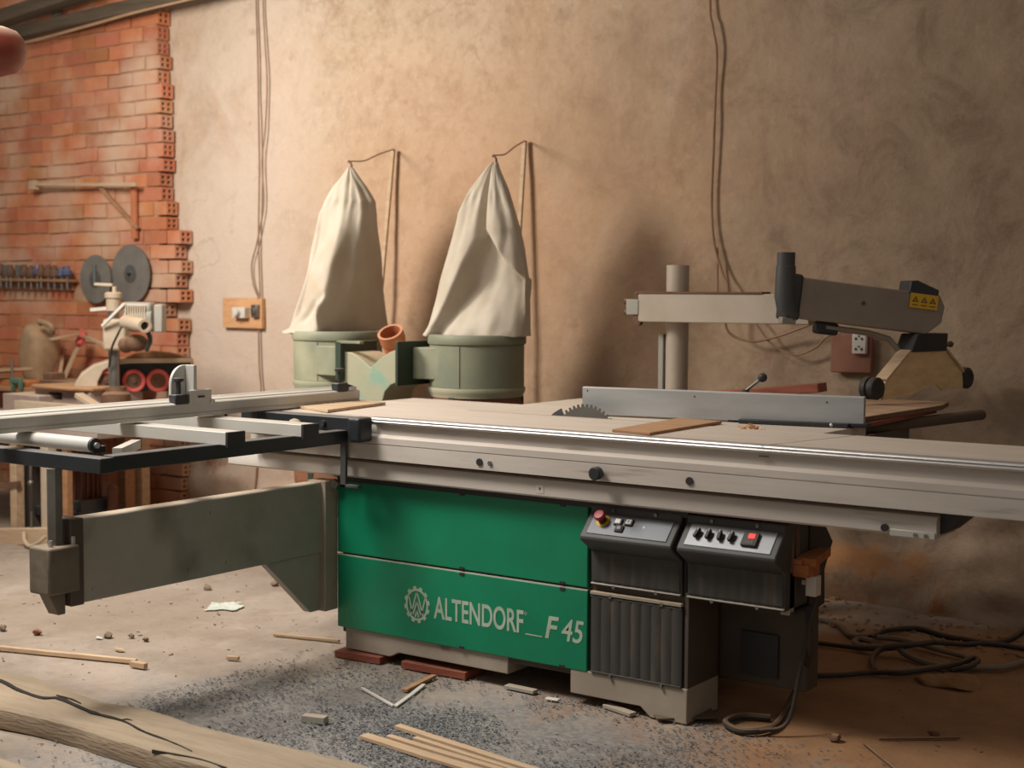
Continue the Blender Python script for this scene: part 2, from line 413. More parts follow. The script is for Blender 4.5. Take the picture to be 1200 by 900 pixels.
# brick leaf: every course laid in one mesh, its broken end shows the hollow bricks' holes
M['brick'] = mat('orange_hollow_brick', '#cc865e', '#be744d', .85, 0, 5, bump=.3, bscale=30, spots='#cfb096', spot_scale=2.2, spot_lo=.46, spot_hi=.72, attr='tint')
M['mortar'] = mat('rough_tan_mortar', '#bb9474', '#a07658', .95, 0, 9, bump=.5, bscale=30)
mb = MB(); tl = mb.bm.loops.layers.color.new('tint'); rb = random.Random(3)
hb = MB(); tlh = hb.bm.loops.layers.color.new('tint')
def tinted(b, lay, before, t):
    b.bm.faces.ensure_lookup_table()
    for f in b.bm.faces[before:]:
        for l in f.loops: l[lay] = t
H = .0862
for i in range(42):
    z0 = i*H; z1 = z0 + H - rb.uniform(.004, .013)
    if i < 22: ex = -6.535 + rb.uniform(-.03, .02)
    else: ex = -6.66 - (i-22)*.0033 + rb.uniform(-.025, .02)
    if i in (20, 21): ex = -6.64
    if i in (14,): ex = -6.66
    x = ex; k = 0
    tilt = .006*math.sin(i*1.7)
    while x > -9.6:
        L = rb.uniform(.195, .235) if not (k == 0 and i % 2) else rb.uniform(.1, .14)
        yf = 5.79 + rb.uniform(-.006, .008)
        v = rb.uniform(.88, 1.05); t = (v, v*rb.uniform(.93, 1.03), v*rb.uniform(.92, 1.05), 1)
        if k == 0:   # hollow brick, four square holes in its end
            n0 = len(hb.bm.faces)
            hb.box(x-L, x-.055, yf, 5.885, z0, z1)
            w = (5.885-yf); hh = z1-z0; tw = .014
            for q in (0, (w-tw)/2, w-tw): hb.box(x-.055, x, yf+q, yf+q+tw, z0, z1)
            for q in (0, (hh-tw)/2, hh-tw): hb.box(x-.055, x-.001, yf+.001, 5.884, z0+q, z0+q+tw)
            tinted(hb, tlh, n0, t)
        else:
            n0 = len(mb.bm.faces)
            v0 = len(mb.bm.verts)
            mb.box(x-L, x, yf, 5.885, z0 + rb.uniform(-.002,.002) + tilt*.3, z1 + rb.uniform(-.003,.003))
            mb.bm.verts.ensure_lookup_table(); sl_ = rb.uniform(-.0035, .0035)
            for vq in mb.bm.verts[v0:]: vq.co.z += sl_*(1 if vq.co.x > x-L/2 else -1) + rb.uniform(-.0012,.0012); vq.co.x += rb.uniform(-.003,.003)
            tinted(mb, tl, n0, t)
        x -= L + rb.uniform(.004, .014); k += 1
wl = struct(mb, 'wall_left', M['brick'], flat=True)
hb.build('broken_brick_ends', M['brick'], wl, flat=True)
mm = MB()
for i in range(42):
    xa = -9.7
    while xa < -6.72:
        xb = min(xa + .11, -6.72)
        mm.box(xa, xb + .002, 5.802 + .011*noise.noise(Vector((xa*2.6, i*.45, 3))), 5.93, i*H - .001, (i+1)*H + .001)
        xa = xb
mm.build('mortar', M['mortar'], wl, flat=True)

# floor
g = G('dusty_concrete_floor')
n1 = g.noise(.9, 7, .6, dist=.5); n2 = g.noise(5, 8, .7); n3 = g.noise(38, 6, .7); n4 = g.noise(2.1, 8, .7, dist=.6)
c = g.mix(g.rng(n1, .35, .65), '#a39588', '#938373')
c = g.mix(g.math('MULTIPLY', g.rng(n2, .48, .7), .6), c, '#827161')
c = g.mix(g.math('MULTIPLY', g.rng(g.noise(14, 7, .7), .55, .7), .45), c, '#77695b')
c = g.mix(g.math('MULTIPLY', g.rng(g.noise(2.6, 8, .7, dist=1.2), .52, .7), .4), c, '#b9aa9b')
c = g.mix(g.math('MULTIPLY', g.rng(n3, .58, .72), .4), c, '#6f6153')
grey = g.blob((-2.55,3.2,0), (1.25,.78,1), .5, n4, .42)
speck = g.rng(n3, .4, .62)
c = g.mix(g.math('MULTIPLY', grey, .85), c, g.mix(speck, '#6a6a6a', '#8f8a83'))
org = g.blob((-1.1,4.75,0), (1.55,1.15,1), .45, n4, .3)
c = g.mix(g.math('MULTIPLY', org, .8), c, g.mix(g.rng(n2, .35, .7), '#a87747', '#8d6038'))
org2 = g.blob((-6.3,5.7,0), (1.2,.5,1), .6, n4, .4)
c = g.mix(g.math('MULTIPLY', org2, .6), c, '#c28e62')
nb = g.bump(n2, .5, .014); nb = g.bump(n3, .5, .006, nb)
M['floor'] = g.done(c, .92, nb)
def floor_z(x, y):
    z = .004*noise.noise(Vector((x*2.2, y*2.2, 0))) + .002*noise.noise(Vector((x*9, y*9, 4))) - .004
    if y > 5.2:       # drift of sawdust and rubble along the foot of the wall
        k = (y-5.2)/.7
        z += k*k*(.03 + .025*noise.noise(Vector((x*1.6, 3, y*1.6)))) + k*.012*noise.noise(Vector((x*8, y*8, 1)))
    return z
mb = MB()
nx, ny = 330, 200
xs = [-10 + i*13.4/nx for i in range(nx+1)]; ys = [-1.5 + j*7.4/ny for j in range(ny+1)]
vv = [[mb.bm.verts.new((x, y, floor_z(x, y))) for y in ys] for x in xs]
for i in range(nx):
    for j in range(ny): mb._f([vv[i][j], vv[i+1][j], vv[i+1][j+1], vv[i][j+1]])
struct(mb, 'floor', M['floor'], recalc=False)

# roof timbers above the brick
mb = MB(); mb.bar((-7.9448, 5.66, 2.9584), (-4.8906, 5.66, 3.0903), .11, .075); mb.bar((-8.588, 5.66, 2.9266), (-7.9272, 5.66, 2.9567), .11, .075)
struct(mb, 'trim_1', M['beam'], bev=.006)
mb = MB(); mb.bar((-8.2324, 5.55, 3.0079), (-5.0232, 5.55, 3.3077), .12, .08)
struct(mb, 'trim_2', M['beam'], bev=.006)
mb = MB(); mb.bar((-7.483, 5.68, 3.02), (-7.4602, 5.68, 3.2909), .045, .05, (0,1,0))
struct(mb, 'trim_3', M['beam'], bev=.004)

# ------------------------------------------------------------------ camera
yaw, pit, rol = math.radians(35.4046), math.radians(3.6361), math.radians(.31023)
fw = Vector((-math.sin(yaw)*math.cos(pit), math.cos(yaw)*math.cos(pit), -math.sin(pit)))
r0 = Vector((math.cos(yaw), math.sin(yaw), 0)); u0 = r0.cross(fw)
rv = r0*math.cos(rol) + u0*math.sin(rol); uv = u0*math.cos(rol) - r0*math.sin(rol)
cd = bpy.data.cameras.new('camera'); cam = bpy.data.objects.new('camera', cd); COL.objects.link(cam)
mw = Matrix((rv, uv, -fw)).transposed().to_4x4(); mw.translation = (0, 0, 1.36)
cam.matrix_world = mw
cd.sensor_width = 36; cd.lens = 1685.17/1200*36; cd.clip_start = .05
cd.dof.use_dof = True; cd.dof.focus_distance = 4.9; cd.dof.aperture_fstop = 2.8
SC.camera = cam

# ------------------------------------------------------------------ light: daylight falling in from the upper left, an added fill overhead, dim room elsewhere
def area(name, loc, target, size, energy, col, sy=None, spread=180):
    l = bpy.data.lights.new(name, 'AREA'); l.energy = energy; l.color = col
    l.shape = 'RECTANGLE'; l.size = size; l.size_y = sy or size; l.spread = math.radians(spread)
    o = bpy.data.objects.new(name, l); COL.objects.link(o); o.location = loc
    o.rotation_euler = (Vector(target) - Vector(loc)).to_track_quat('-Z', 'Y').to_euler()
    return o
area('daylight_opening', (-5.5, 3.35, 2.65), (-5.2, 5.6, 1.5), .7, 86, (1, .94, .86), .7, 180)
area('overhead_fill', (-4.6, 1.7, 4.4), (-3.6, 3.1, 0), 1.5, 52, (1, .95, .89), 1.5, 75)  # added fill for machine tops and front faces, narrowed to miss the wall
w = bpy.data.worlds.new('room_light'); SC.world = w; w.use_nodes = True
bg = w.node_tree.nodes['Background']; bg.inputs[0].default_value = (1, .90, .80, 1); bg.inputs[1].default_value = .19
SC.view_settings.view_transform = 'Standard'; SC.view_settings.look = 'None'
SC.view_settings.gamma = 1; SC.view_settings.use_curve_mapping = False; SC.view_settings.exposure = .22

# ================================================================== sliding table saw
saw = thing('sliding_table_saw', 'big green-fronted sliding table saw with long aluminium carriage and outrigger arm', 'table saw', (-2.9, 4.2, 0))
YF = 3.96
# cabinet body behind the panels
mb = MB(); mb.box(-3.595, -2.145, YF+.012, 4.66, .09, .70)
mb.box(-2.145, -1.835, 4.2, 4.29, .1, .70)
mb.build('cabinet', M['darkbody'], saw, bev=.004)
# plinth: left skid and right foot with raised middle
mb = MB()
mb.prism([(-3.575,.03),(-3.36,.03),(-3.32,.05),(-2.83,.05),(-2.83,.118),(-3.575,.118)], 'y', YF+.006, 4.5)
mb.build('plinth', M['body'], saw, bev=.003)
mb = MB()
mb.prism([(-2.568,.032),(-2.30,.032),(-2.262,.002),(-2.13,.002),(-2.13,.115),(-2.568,.115)], 'y', YF-.003, 4.17)
mb.build('plinth', M['body'], saw, bev=.003)
mb = MB(); mb.box(-2.144, -2.13, YF+.002, 4.165, .115, .42)
mb.build('side_panel', M['darkbody'], saw, bev=.002)
mb = MB(); mb.box(-2.06, -1.93, 4.19, 4.21, .13, .27)
mb.build('cable_opening', M['black'], saw)
# green doors
for z0, z1, nm in ((.393,.664,'upper'), (.112,.384,'lower')):
    mb = MB(); mb.box(-3.605, -2.502, YF-.006, YF+.012, z0, z1)
    pn = mb.build('green_panel', M['green'], saw, bev=.003)
    for px in (-3.02, -2.60):
        for zz_ in (z0+.006, z1-.006):
            tb = MB(); tb.box(px-.010, px+.010, YF-.009, YF, zz_-.0045, zz_+.0045); tb.build('catch', M['black'], pn)
    if nm == 'lower': lower = pn
    eb = MB(); eb.box(-3.605, -2.502, YF-.0045, YF+.012, z1, z1+.0025); eb.build('panel_edge', M['alu_side'], pn)
# lettering
def text_mesh(s, h, width, x, y, z, parent, name, m, shear=0, bold=.0):
    cu = bpy.data.curves.new('t', 'FONT'); cu.body = s; cu.size = 1; cu.extrude = .0; cu.offset = bold; cu.shear = shear
    to = bpy.data.objects.new('t', cu); COL.objects.link(to)
    dg = bpy.context.evaluated_depsgraph_get()
    me = bpy.data.meshes.new_from_object(to.evaluated_get(dg))
    bpy.data.objects.remove(to)
    b = MB(); b.bm.from_mesh(me); bpy.data.meshes.remove(me)
    xs_ = [v.co.x for v in b.bm.verts]; ys_ = [v.co.y for v in b.bm.verts]
    x0, x1, y0, y1 = min(xs_), max(xs_), min(ys_), max(ys_)
    for f in b.bm.faces: f.smooth = False
    for v in b.bm.verts:
        v.co = Vector((x + (v.co.x-x0)/(x1-x0)*width, y, z + (v.co.y-y0)/(y1-y0)*h))
    return b.build(name, m, parent, flat=True, recalc=False)
YT = YF - .0072
text_mesh('ALTENDORF', .081, .388, -3.145, YT, .204, lower, 'lettering', M['letter'], 0, .019)
text_mesh('F', .077, .056, -2.668, YT, .203, lower, 'lettering', M['letter'], .22, .02)
text_mesh('45', .077, .088, -2.602, YT, .203, lower, 'lettering', M['letter'], .2, .012)
mb = MB(); mb.box(-2.748, -2.680, YT-.0002, YT+.0002, .203, .207); mb.build('underscore', M['letter'], lower)
mb = MB()
mb.lathe([(.0035,0),(.0055,0)], (-2.748, YT, .275), (0,-1,0), 20)
mb.build('registered_mark', M['letter'], lower, flat=True)
# gear emblem: toothed ring with crossed A, W and M strokes
mb = MB(); cx, cz = -3.222, .243
def flat_quad(b, pts): b._f([b.bm.verts.new((p[0], YT, p[1])) for p in pts])
n = 96
for k in range(n):
    a0, a1 = 2*PI*k/n, 2*PI*(k+1)/n
    ro = .0665 if (k % 8) in (1,2,3,4) else .0585
    flat_quad(mb, [(cx+.88*r_*math.cos(a), cz+r_*math.sin(a)) for r_, a in ((.0495,a0),(ro,a0),(ro,a1),(.0495,a1))])
def stroke(p, q, w=.0062):
    dx, dz = q[0]-p[0], q[1]-p[1]; l = math.hypot(dx, dz); ox, oz = -dz/l*w/2, dx/l*w/2
    flat_quad(mb, [(cx+p[0]+ox, cz+p[1]+oz), (cx+p[0]-ox, cz+p[1]-oz), (cx+q[0]-ox, cz+q[1]-oz), (cx+q[0]+ox, cz+q[1]+oz)])
for p, q in (((-.038,.030),(-.019,-.040)), ((-.019,-.040),(0,.012)), ((0,.012),(.019,-.040)), ((.019,-.040),(.038,.030)),
             ((-.028,-.038),(0,.047)), ((0,.047),(.028,-.038)), ((-.008,-.046),(0,-.02)), ((.008,-.046),(0,-.02))):
    stroke(p, q)
mb.build('gear_emblem', M['letter'], lower, flat=True, recalc=False)

# ribbed black kick panel under the control box
def ribbed(b, x0, x1, z0, z1, y, n, dp=.005):
    w = (x1-x0)/n
    pr = []
    for i in range(n):
        a = x0 + i*w
        pr += [(a, y), (a+w*.25, y-dp), (a+w*.75, y-dp)]
    pr += [(x1, y), (x1, y+.012), (x0, y+.012)]
    b.prism(pr, 'z', z0, z1)
mb = MB(); ribbed(mb, -2.488, -2.15, .122, .368, YF-.004, 9)
kp = mb.build('ribbed_panel', M['rib'], saw)
for y0, z0, z1 in ((.012,.376,.386),(.009,.366,.371),(.011,.117,.122)):
    mb = MB(); mb.box(-2.488, -2.15, YF-y0, YF+.006, z0, z1); mb.build('panel_trim', M['body'] if y0 == .012 else M['boxgrey'], kp, bev=.001)
for px in (-2.41, -2.22):
    for pz in (.376, .112):
        mb = MB(); mb.cyl((px, YF-.014, pz), (px, YF, pz), .006, n=12); mb.build('screw', M['steel'], kp)

# the two slanted control boxes
def control_box(x0, x1, fm):
    prof = [(YF-.012,.672),(YF-.012,.648),(YF-.074,.584),(YF-.080,.574),(YF-.076,.563),(YF-.008,.520),(YF-.004,.405),(YF+.16,.405),(YF+.16,.672)]
    b = MB(); b.prism(prof, 'x', x0, x1)
    o = b.build('control_box', M['boxgrey'], saw, bev=.005)
    # sloping face plate
    d = Vector((0, -.062, -.064)).normalized(); nrm = Vector((0, -.064, .062)).normalized()
    mid = Vector(((x0+x1)/2, YF-.043, .616))
    b = MB(); b.obox(mid + nrm*.0008, Vector(((x1-x0)/2-.022, 0, 0)), d*.040, nrm*.0022)
    b.build('face_plate', fm, o, bev=.001)
    b = MB(); ribbed(b, x0+.006, x1-.006, .424, .52, YF-.009, 9, .003); b.build('ribbed_front', M['rib'], o)
    b = MB(); b.box(x0+.003, x1-.003, YF-.012, YF, .412, .4155); b.build('front_edge', M['alu_side'], o)
    for px in (x0+.09, x1-.09):
        for y0, pz in ((.019,.660),(.013,.4085)):
            b = MB(); b.cyl((px, YF-y0, pz), (px, YF-.002, pz), .0058, n=12); b.build('screw', M['steel'], o)
    return o, mid + nrm*.003, d, nrm
cb, mid, d, nrm = control_box(-2.489, -2.152, M['face2'])
X = Vector((1,0,0))
e0 = mid + X*-.105 - d*.012
mb = MB(); mb.cyl(e0, e0+nrm*.0015, .024, n=28); mb.build('stop_label', M['yellow'], cb)
mb = MB(); mb.cyl(e0, e0+nrm*.014, .014, n=20); mb.build('stop_collar', M['black'], cb)
mb = MB(); mb.lathe([(.011,.012),(.013,.02),(.0185,.024),(.0195,.031),(.016,.037),(0,.039)], e0, nrm, 24); mb.build('emergency_stop_button', M['red'], cb)
for ox, od, mm_ in ((-.045, -.012, M['white']), (-.006, -.014, M['white']), (-.032, .013, M['black'])):
    p = mid + X*ox + d*od
    mb = MB(); mb.obox(p+nrm*.003, X*.0145, d*.0125, nrm*.004); bz = mb.build('push_button', M['black'], cb, bev=.002)
    mb = MB(); mb.obox(p+nrm*.008, X*.0105, d*.009, nrm*.002); mb.build('button_cap', mm_ if mm_ is M['white'] else M['boxgrey'], cb, bev=.0015)
p = mid + X*-.006 - d*.014
mb = MB(); mb.obox(p+nrm*.0103, X*.0012, d*.004, nrm*.0002); mb.build('button_mark', M['black'], cb)
p = mid + X*-.032 + d*.013
mb = MB(); mb.lathe([(.003,.0103),(.0042,.0103)], p, nrm, 20); mb.build('button_mark', M['face'], cb, flat=True)
mb = MB(); mb.obox(mid + X*.05 - d*.004 + nrm*.0004, X*.003, d*.004, nrm*.0002); mb.build('symbol', M['face'], cb)

cb2, mid, d, nrm = control_box(-2.134, -1.800, M['face'])
for i in range(4):
    p = mid + X*(-.108 + i*.0385)
    mb = MB(); mb.cyl(p, p+nrm*.007, .0135, .0125, n=24)
    ang = [.35, .1, -.15, .2][i]
    q = (d*math.cos(ang) + X*math.sin(ang)*-.6).normalized()
    sdv = q.cross(nrm)
    mb.obox(p+nrm*.012, q*.0165, sdv*.0052, nrm*.007)
    kb = mb.build('selector_knob', M['black'], cb2, bev=.0015)
    mb = MB(); mb.obox(p - q*.011 + nrm*.0194, q*.005, sdv*.0009, nrm*.0003); mb.build('pointer_line', M['white'], cb2)
    if i:
        mb = MB(); mb.lathe([(.0055,.0003),(.0068,.0003)], p + X*-.018 - d*.021, nrm, 20); mb.build('dial_symbol', M['boxgrey'], cb2, flat=True)
p = mid + X*.07
mb = MB(); mb.obox(p+nrm*.005, X*.026, d*.0245, nrm*.006); mb.build('rocker_switch_housing', M['black'], cb2, bev=.003)
mb = MB(); mb.obox(p + X*.004 - d*.0095 + nrm*.0118, X*.0115, d*.0095, nrm*.0012); mb.build('lit_rocker', M['glow'], cb2, bev=.001)
mb = MB(); mb.obox(p + X*.001 + d*.011 + nrm*.0113, X*.016, d*.008, nrm*.0008); mb.build('dark_rocker', M['boxgrey'], cb2, bev=.001)
# open end of the control trunk, with its rear cheek
mb = MB()
mb.prism([(4.12,.70),(4.17,.70),(4.295,.575),(4.235,.495),(4.24,.385),(4.12,.375)], 'x', -1.815, -1.795)
mb.box(-1.9, -1.79, YF+.03, 4.2, .39, .398)
mb.build('trunk_end', M['black'], saw, bev=.002)
mb = MB(); mb.box(-2.134, -1.9, 4.12, 4.24, .4, .69); mb.build('trunk_back', M['black'], saw)
mb = MB()
for yy, rr, zt in ((4.0,.010,.69),(4.035,.014,.69),(4.075,.009,.69)):
    mb.tube(smooth_path([(-1.815, yy, zt), (-1.808, yy+.004, .6), (-1.805, yy-.003, .52)]), rr, 8)
mb.build('wiring', M['rust'], saw)
mb = MB(); mb.box(-1.83, -1.80, 3.985, 4.02, .39, .52); mb.build('trunk_rail', M['body'], saw, bev=.002)
# wooden block nailed into the open trunk, white plug socket below it
mb = MB(); mb.box(-1.80, -1.748, 4.0, 4.09, .508, .545); mb.obox((-1.775,4.10,.556), (.030,.006,0), (-.012,.085,.004), (0,0,.013)); mb.obox((-1.785,4.03,.553), (.014,0,0), (0,.03,0), (0,0,.008))
mb.build('wooden_block', M['orangewood'], saw, bev=.003)
mb = MB(); mb.box(-1.775, -1.740, 4.04, 4.08, .445, .507)
pl = mb.build('plug', M['white'], saw, bev=.003)
mb = MB(); mb.box(-1.790, -1.775, 4.05, 4.07, .476, .490); mb.build('plug_pin', M['white'], pl)
mb = MB(); mb.tube(smooth_path([(-1.745,4.065,.445),(-1.77,4.075,.36),(-1.80,4.07,.2),(-1.83,4.05,.04),(-1.9,4.0,.014)]), .007, 8); mb.build('plug_cable', M['cable'], saw)

# lower rail under the carriage
mb = MB(); mb.prism([(3.905,.686),(3.90,.692),(3.90,.732),(3.907,.745),(3.93,.75),(4.06,.75),(4.06,.686)], 'x', -4.125, -1.328)
rail = mb.build('lower_rail', M['alu_side'], saw)
mb = MB(); mb.box(-1.46, -1.33, 3.895, 3.915, .682, .702); rb_ = mb.build('rail_end_bracket', M['alu'], rail, bev=.002)
mb = MB(); mb.cyl((-1.475,3.893,.703),(-1.475,3.91,.703),.011,n=16); mb.build('rail_hole', M['black'], rail)
mb = MB()
for px in (-1.385,-1.355): mb.cyl((px,3.891,.691),(px,3.90,.691),.006,n=12)
mb.build('bracket_bolt', M['steel'], rail)
mb = MB(); mb.prism([(-1.335,.69),(-1.31,.70),(-1.27,.735),(-1.255,.765),(-1.335,.765)], 'y', 3.93, 4.05); mb.build('rail_buffer', M['black'], rail, bev=.003)
mb = MB(); mb.box(-2.671,-2.641,3.8985,3.901,.700,.727); st = mb.build('white_sticker', M['white'], rail)
mb = MB(); mb.obox((-2.656,3.898,.7145),(.0025,0,0),(0,0,.004),(0,.0003,0)); mb.build('sticker_mark', M['black'], rail)
mb = MB(); mb.box(-3.6,-2.13,3.95,4.6,.66,.69); mb.build('bed_underside', M['black'], saw)

# sliding carriage
prof = [(3.87,.763),(3.87,.8175),(3.874,.8185),(3.874,.8205),(3.87,.8215),(3.87,.843),(3.878,.848),(3.886,.854),(3.888,.890),(3.884,.893),
        (3.884,.9085),(3.892,.9085),(3.892,.913),(3.918,.913),(3.918,.908),(3.926,.908),(3.926,.913),(4.232,.913),(4.234,.9105),(4.239,.9105),(4.241,.913),(4.335,.913),(4.335,.87),(4.25,.80),(4.25,.763)]
mb = MB(); mb.prism(prof, 'x', -3.97, -.55)
car = mb.build('sliding_carriage', M['alu_side'], saw)
mb = MB(); mb.box(-3.968, -.552, 3.927, 4.231, .9125, .9138); mb.box(-3.968,-.552,4.242,4.334,.9125,.9138); mb.build('carriage_top', M['table'], car)
mb = MB(); mb.prism([(3.884,.892),(3.869,.893),(3.866,.896),(3.8655,.900),(3.868,.9035),(3.871,.905),(3.868,.9065),(3.8675,.909),(3.8695,.9125),(3.873,.9148),(3.878,.9155),(3.892,.9155),(3.894,.909),(3.884,.9085)], 'x', -3.36, -.552)
mb.build('edge_strip', M['chrome'], car)
mb = MB(); mb.obox((-1.79,4.11,.9139), (.0012,0,0), (.055,.25,0), (0,0,.0004)); mb.build('joint_line', M['black'], car)
mb = MB()
for px, rr in ((-2.882,.0125),(-2.083,.0125)): mb.cyl((px,3.865,.789),(px,3.872,.789),rr,n=24)
mb.build('end_plug', M['black'], car)
mb = MB(); mb.cyl((-2.838,3.864,.788),(-2.838,3.872,.788),.009,n=6); mb.build('hex_bolt', M['steel'], car)
mb = MB(); mb.lathe([(.012,0),(.012,.012),(.021,.014),(.022,.034),(.018,.038),(0,.038)], (-2.405,3.87,.79), (0,-1,0), 24); mb.build('carriage_knob', M['black'], car)
mb = MB(); mb.obox((-1.84,3.873,.882),(.016,0,0),(0,.0006,0),(0,0,.0022)); mb.build('paint_chip', M['darkbody'], car)

# saw table and extension table
mb = MB()
mb.box(-3.86, -1.86, 4.34, 4.72, .872, .912)
mb.build('cast_table', M['table'], saw, bev=.003)
mb = MB(); mb.box(-3.31, -1.90, 4.722, 5.16, .875, .9115); mb.build('extension_table', M['table'], saw, bev=.003)
mb = MB(); mb.box(-3.25, -2.0, 4.66, 5.1, .79, .875); mb.box(-3.8,-2.15,4.26,4.7,.70,.872); mb.build('table_support', M['body'], saw)
# blade and riving knife
mb = MB(); T = 48; pts = []
R = .148; cz = .812; cxb = -2.78
for k in range(T):
    a = 2*PI*k/T
    for da, rr in ((0,R-.010),(.35,R-.012),(.55,R),(.85,R+.001)): pts.append((cxb + rr*math.cos(a+da*2*PI/T), cz + rr*math.sin(a+da*2*PI/T)))
mb.prism(pts, 'y', 4.3685, 4.3720); mb.build('saw_blade', M['darkblade'], saw, flat=True)
mb = MB(); pts = []
for k in range(13):
    a = math.radians(168 - k*4.6); pts.append((cxb+.172*math.cos(a)-.038, cz+.172*math.sin(a)-.032))
for k in range(13):
    a = math.radians(113 + k*4.6); pts.append((cxb+.152*math.cos(a)-.036, cz+.152*math.sin(a)-.036))
mb.prism(pts, 'y', 4.368, 4.373); mb.build('riving_knife', M['boxgrey'], saw)
mb = MB(); mb.box(-3.3, -2.35, 4.345, 4.358, .9118, .9126); mb.build('table_insert', M['steel'], saw)

# rip fence with clamp, guide bar
a, b_ = Vector((-2.832,4.43,.9165)), Vector((-1.822,4.598,.9165))
dd = (b_-a).normalized(); nn = Vector((-dd.y, dd.x, 0))
def fpt(t, o, z): p = a + dd*t + nn*o; return (p.x, p.y, z)
L_ = (b_-a).length
mb = MB()
P0 = [(0,.920),(0,1.014),(.004,1.018),(.026,1.018),(.030,1.014),(.030,.920)]
A_ = [mb.bm.verts.new(fpt(0,o,z)) for o, z in P0]; B_ = [mb.bm.verts.new(fpt(L_,o,z)) for o, z in P0]
mb._f(A_); mb._f(B_[::-1])
for i in range(6): mb._f([A_[i], B_[i], B_[(i+1)%6], A_[(i+1)%6]])
M['ripalu'] = mat('blue_grey_fence_aluminium', '#b4b6b5', '#a5a7a6', .4, .3, 3, stretch=(.5,6,6), dust=DUST, dust_amt=.3)
rip = mb.build('rip_fence', M['ripalu'], saw, ang=30)
for t, z in ((.02,1.004),(.90,.995),(.43,.997)):
    mb = MB(); mb.cyl(fpt(t,-.001,z), fpt(t,.004,z), .003, n=10); mb.build('fence_screw', M['black'], rip)
mb = MB(); mb.obox(fpt(.79,.0,.9205), dd*.19, nn*.035, (0,0,.007)); mb.obox(fpt(L_-.025,.02,.921), dd*.04, nn*.03, (0,0,.007)); mb.build('fence_base', M['black'], rip, bev=.002)
mb = MB(); mb.ball(fpt(L_-.10,-.03,.921), .008, 12); mb.build('fence_latch', M['chrome'], rip)
mb = MB(); mb.cyl(fpt(.60,.05,.99), fpt(.60,.05,1.025), .013, n=16); mb.obox(fpt(.60,.06,.955), dd*.05, nn*.05, (0,0,.04)); mb.build('clamp_block', M['boxgrey'], rip)
mb = MB(); mb.cyl(fpt(.59,.05,1.012), fpt(.652,.05,1.062), .0055, n=12); mb.build('clamp_lever', M['steel'], rip)
mb = MB(); mb.ball(fpt(.660,.05,1.069), .0165, 18); mb.build('lever_ball', M['black'], rip)
mb = MB(); mb.cyl((-1.9148, 4.7415, 0.89), (-1.7636, 5.6733, 0.89), .021, n=20); mb.build('fence_guide_bar', M['darkbar'], saw)
mb = MB(); mb.box(-1.96,-1.86,4.62,5.14,.80,.874); mb.build('guide_bar_bracket', M['darkbody'], saw)

# telescopic swing arm
mb = MB(); mb.box(-3.69, -3.63, 2.815, 3.95, .393, .658)
arm = mb.build('swing_arm', M['armgrey'], saw, bev=.006)
mb = MB(); mb.prism([(3.615,.394),(3.945,.394),(3.945,.176),(3.845,.178)], 'x', -3.675, -3.64); mb.build('gusset', M['armgrey'], arm, bev=.003)
mb = MB(); mb.box(-3.70, -3.612, 3.895, 3.965, .175, .662); mb.build('pivot_post', M['body'], arm, bev=.004)
mb = MB(); mb.box(-3.70, -3.615, 2.765, 2.815, .392, .662); mb.build('end_plate', M['darkbody'], arm, bev=.004)
for y_, z_ in ((3.35,.61),(3.42,.43),(2.86,.43),(3.25,.43)):
    mb = MB(); mb.cyl((-3.631,y_,z_),(-3.626,y_,z_),.006,n=12); mb.build('arm_bolt', M['armgrey'], arm)
mb = MB(); mb.prism([(2.675,.585),(2.79,.585),(2.79,.44),(2.675,.44)], 'x', -3.70, -3.60); mb.build('post_holder', M['holder'], arm, bev=.008)
mb = MB(); mb.prism([(2.69,.442),(2.752,.442),(2.752,.372),(2.725,.372)], 'x', -3.675, -3.625); mb.build('holder_nose', M['holder'], arm, bev=.003)
mb = MB(); mb.cyl((-3.65,2.735,.585),(-3.65,2.735,.82),.024,n=6); mb.build('support_post', M['steel'], arm)
mb = MB(); mb.cyl((-3.65,2.735,.585),(-3.65,2.735,.615),.014,n=12); mb.cyl((-3.615,2.775,.58),(-3.615,2.775,.61),.007,n=6); mb.cyl((-3.625,2.70,.58),(-3.625,2.70,.605),.007,n=6); mb.build('post_bolt', M['chrome'], arm)
mb = MB(); mb.cyl((-3.60,3.93,.64),(-3.585,3.93,.66),.016,n=12); mb.build('pivot_bolt', M['steel'], arm)

# outrigger table
mb = MB()
mb.box(-4.85, -3.42, 2.725, 2.775, .820, .866)
mb.box(-3.47, -3.42, 2.775, 3.81, .823, .870)
mb.box(-4.85, -4.79, 2.775, 3.86, .82, .866)
mb.box(-3.95, -3.38, 3.80, 3.862, .862, .914)
ot = mb.build('outrigger_frame', M['blackmet'], saw, bev=.003)
mb = MB(); mb.box(-3.41, -3.352, 3.79, 3.866, .828, .917); mb.build('clamp_head', M['blackmet'], ot, bev=.012, seg=3)
mb = MB(); mb.cyl((-3.53,3.79,.888),(-3.53,3.80,.888),.012,n=14); mb.build('clamp_hole', M['black'], ot)
mb = MB(); mb.lathe([(.014,0),(.02,.004),(.02,.026),(.014,.03),(0,.03)], (-3.645,3.77,.868), (.3,-.2,.9), 10); mb.build('grey_knob', M['armgrey'], ot)
mb = MB(); mb.box(-3.497,-3.470,3.850,3.862,.655,.83); mb.box(-3.497,-3.41,3.85,3.868,.655,.667); mb.build('stop_bar', M['boxgrey'], ot, bev=.002)
for y0, x0 in ((3.19,-4.35),(3.535,-4.30)):
    mb = MB(); mb.box(x0, -3.385, y0, y0+.075, .868, .910); sl = mb.build('slat', M['alu'], ot, bev=.002)
    mb = MB(); mb.box(-3.386, -3.375, y0-.001, y0+.076, .862, .911); mb.build('slat_end_cap', M['black'], ot, bev=.001)
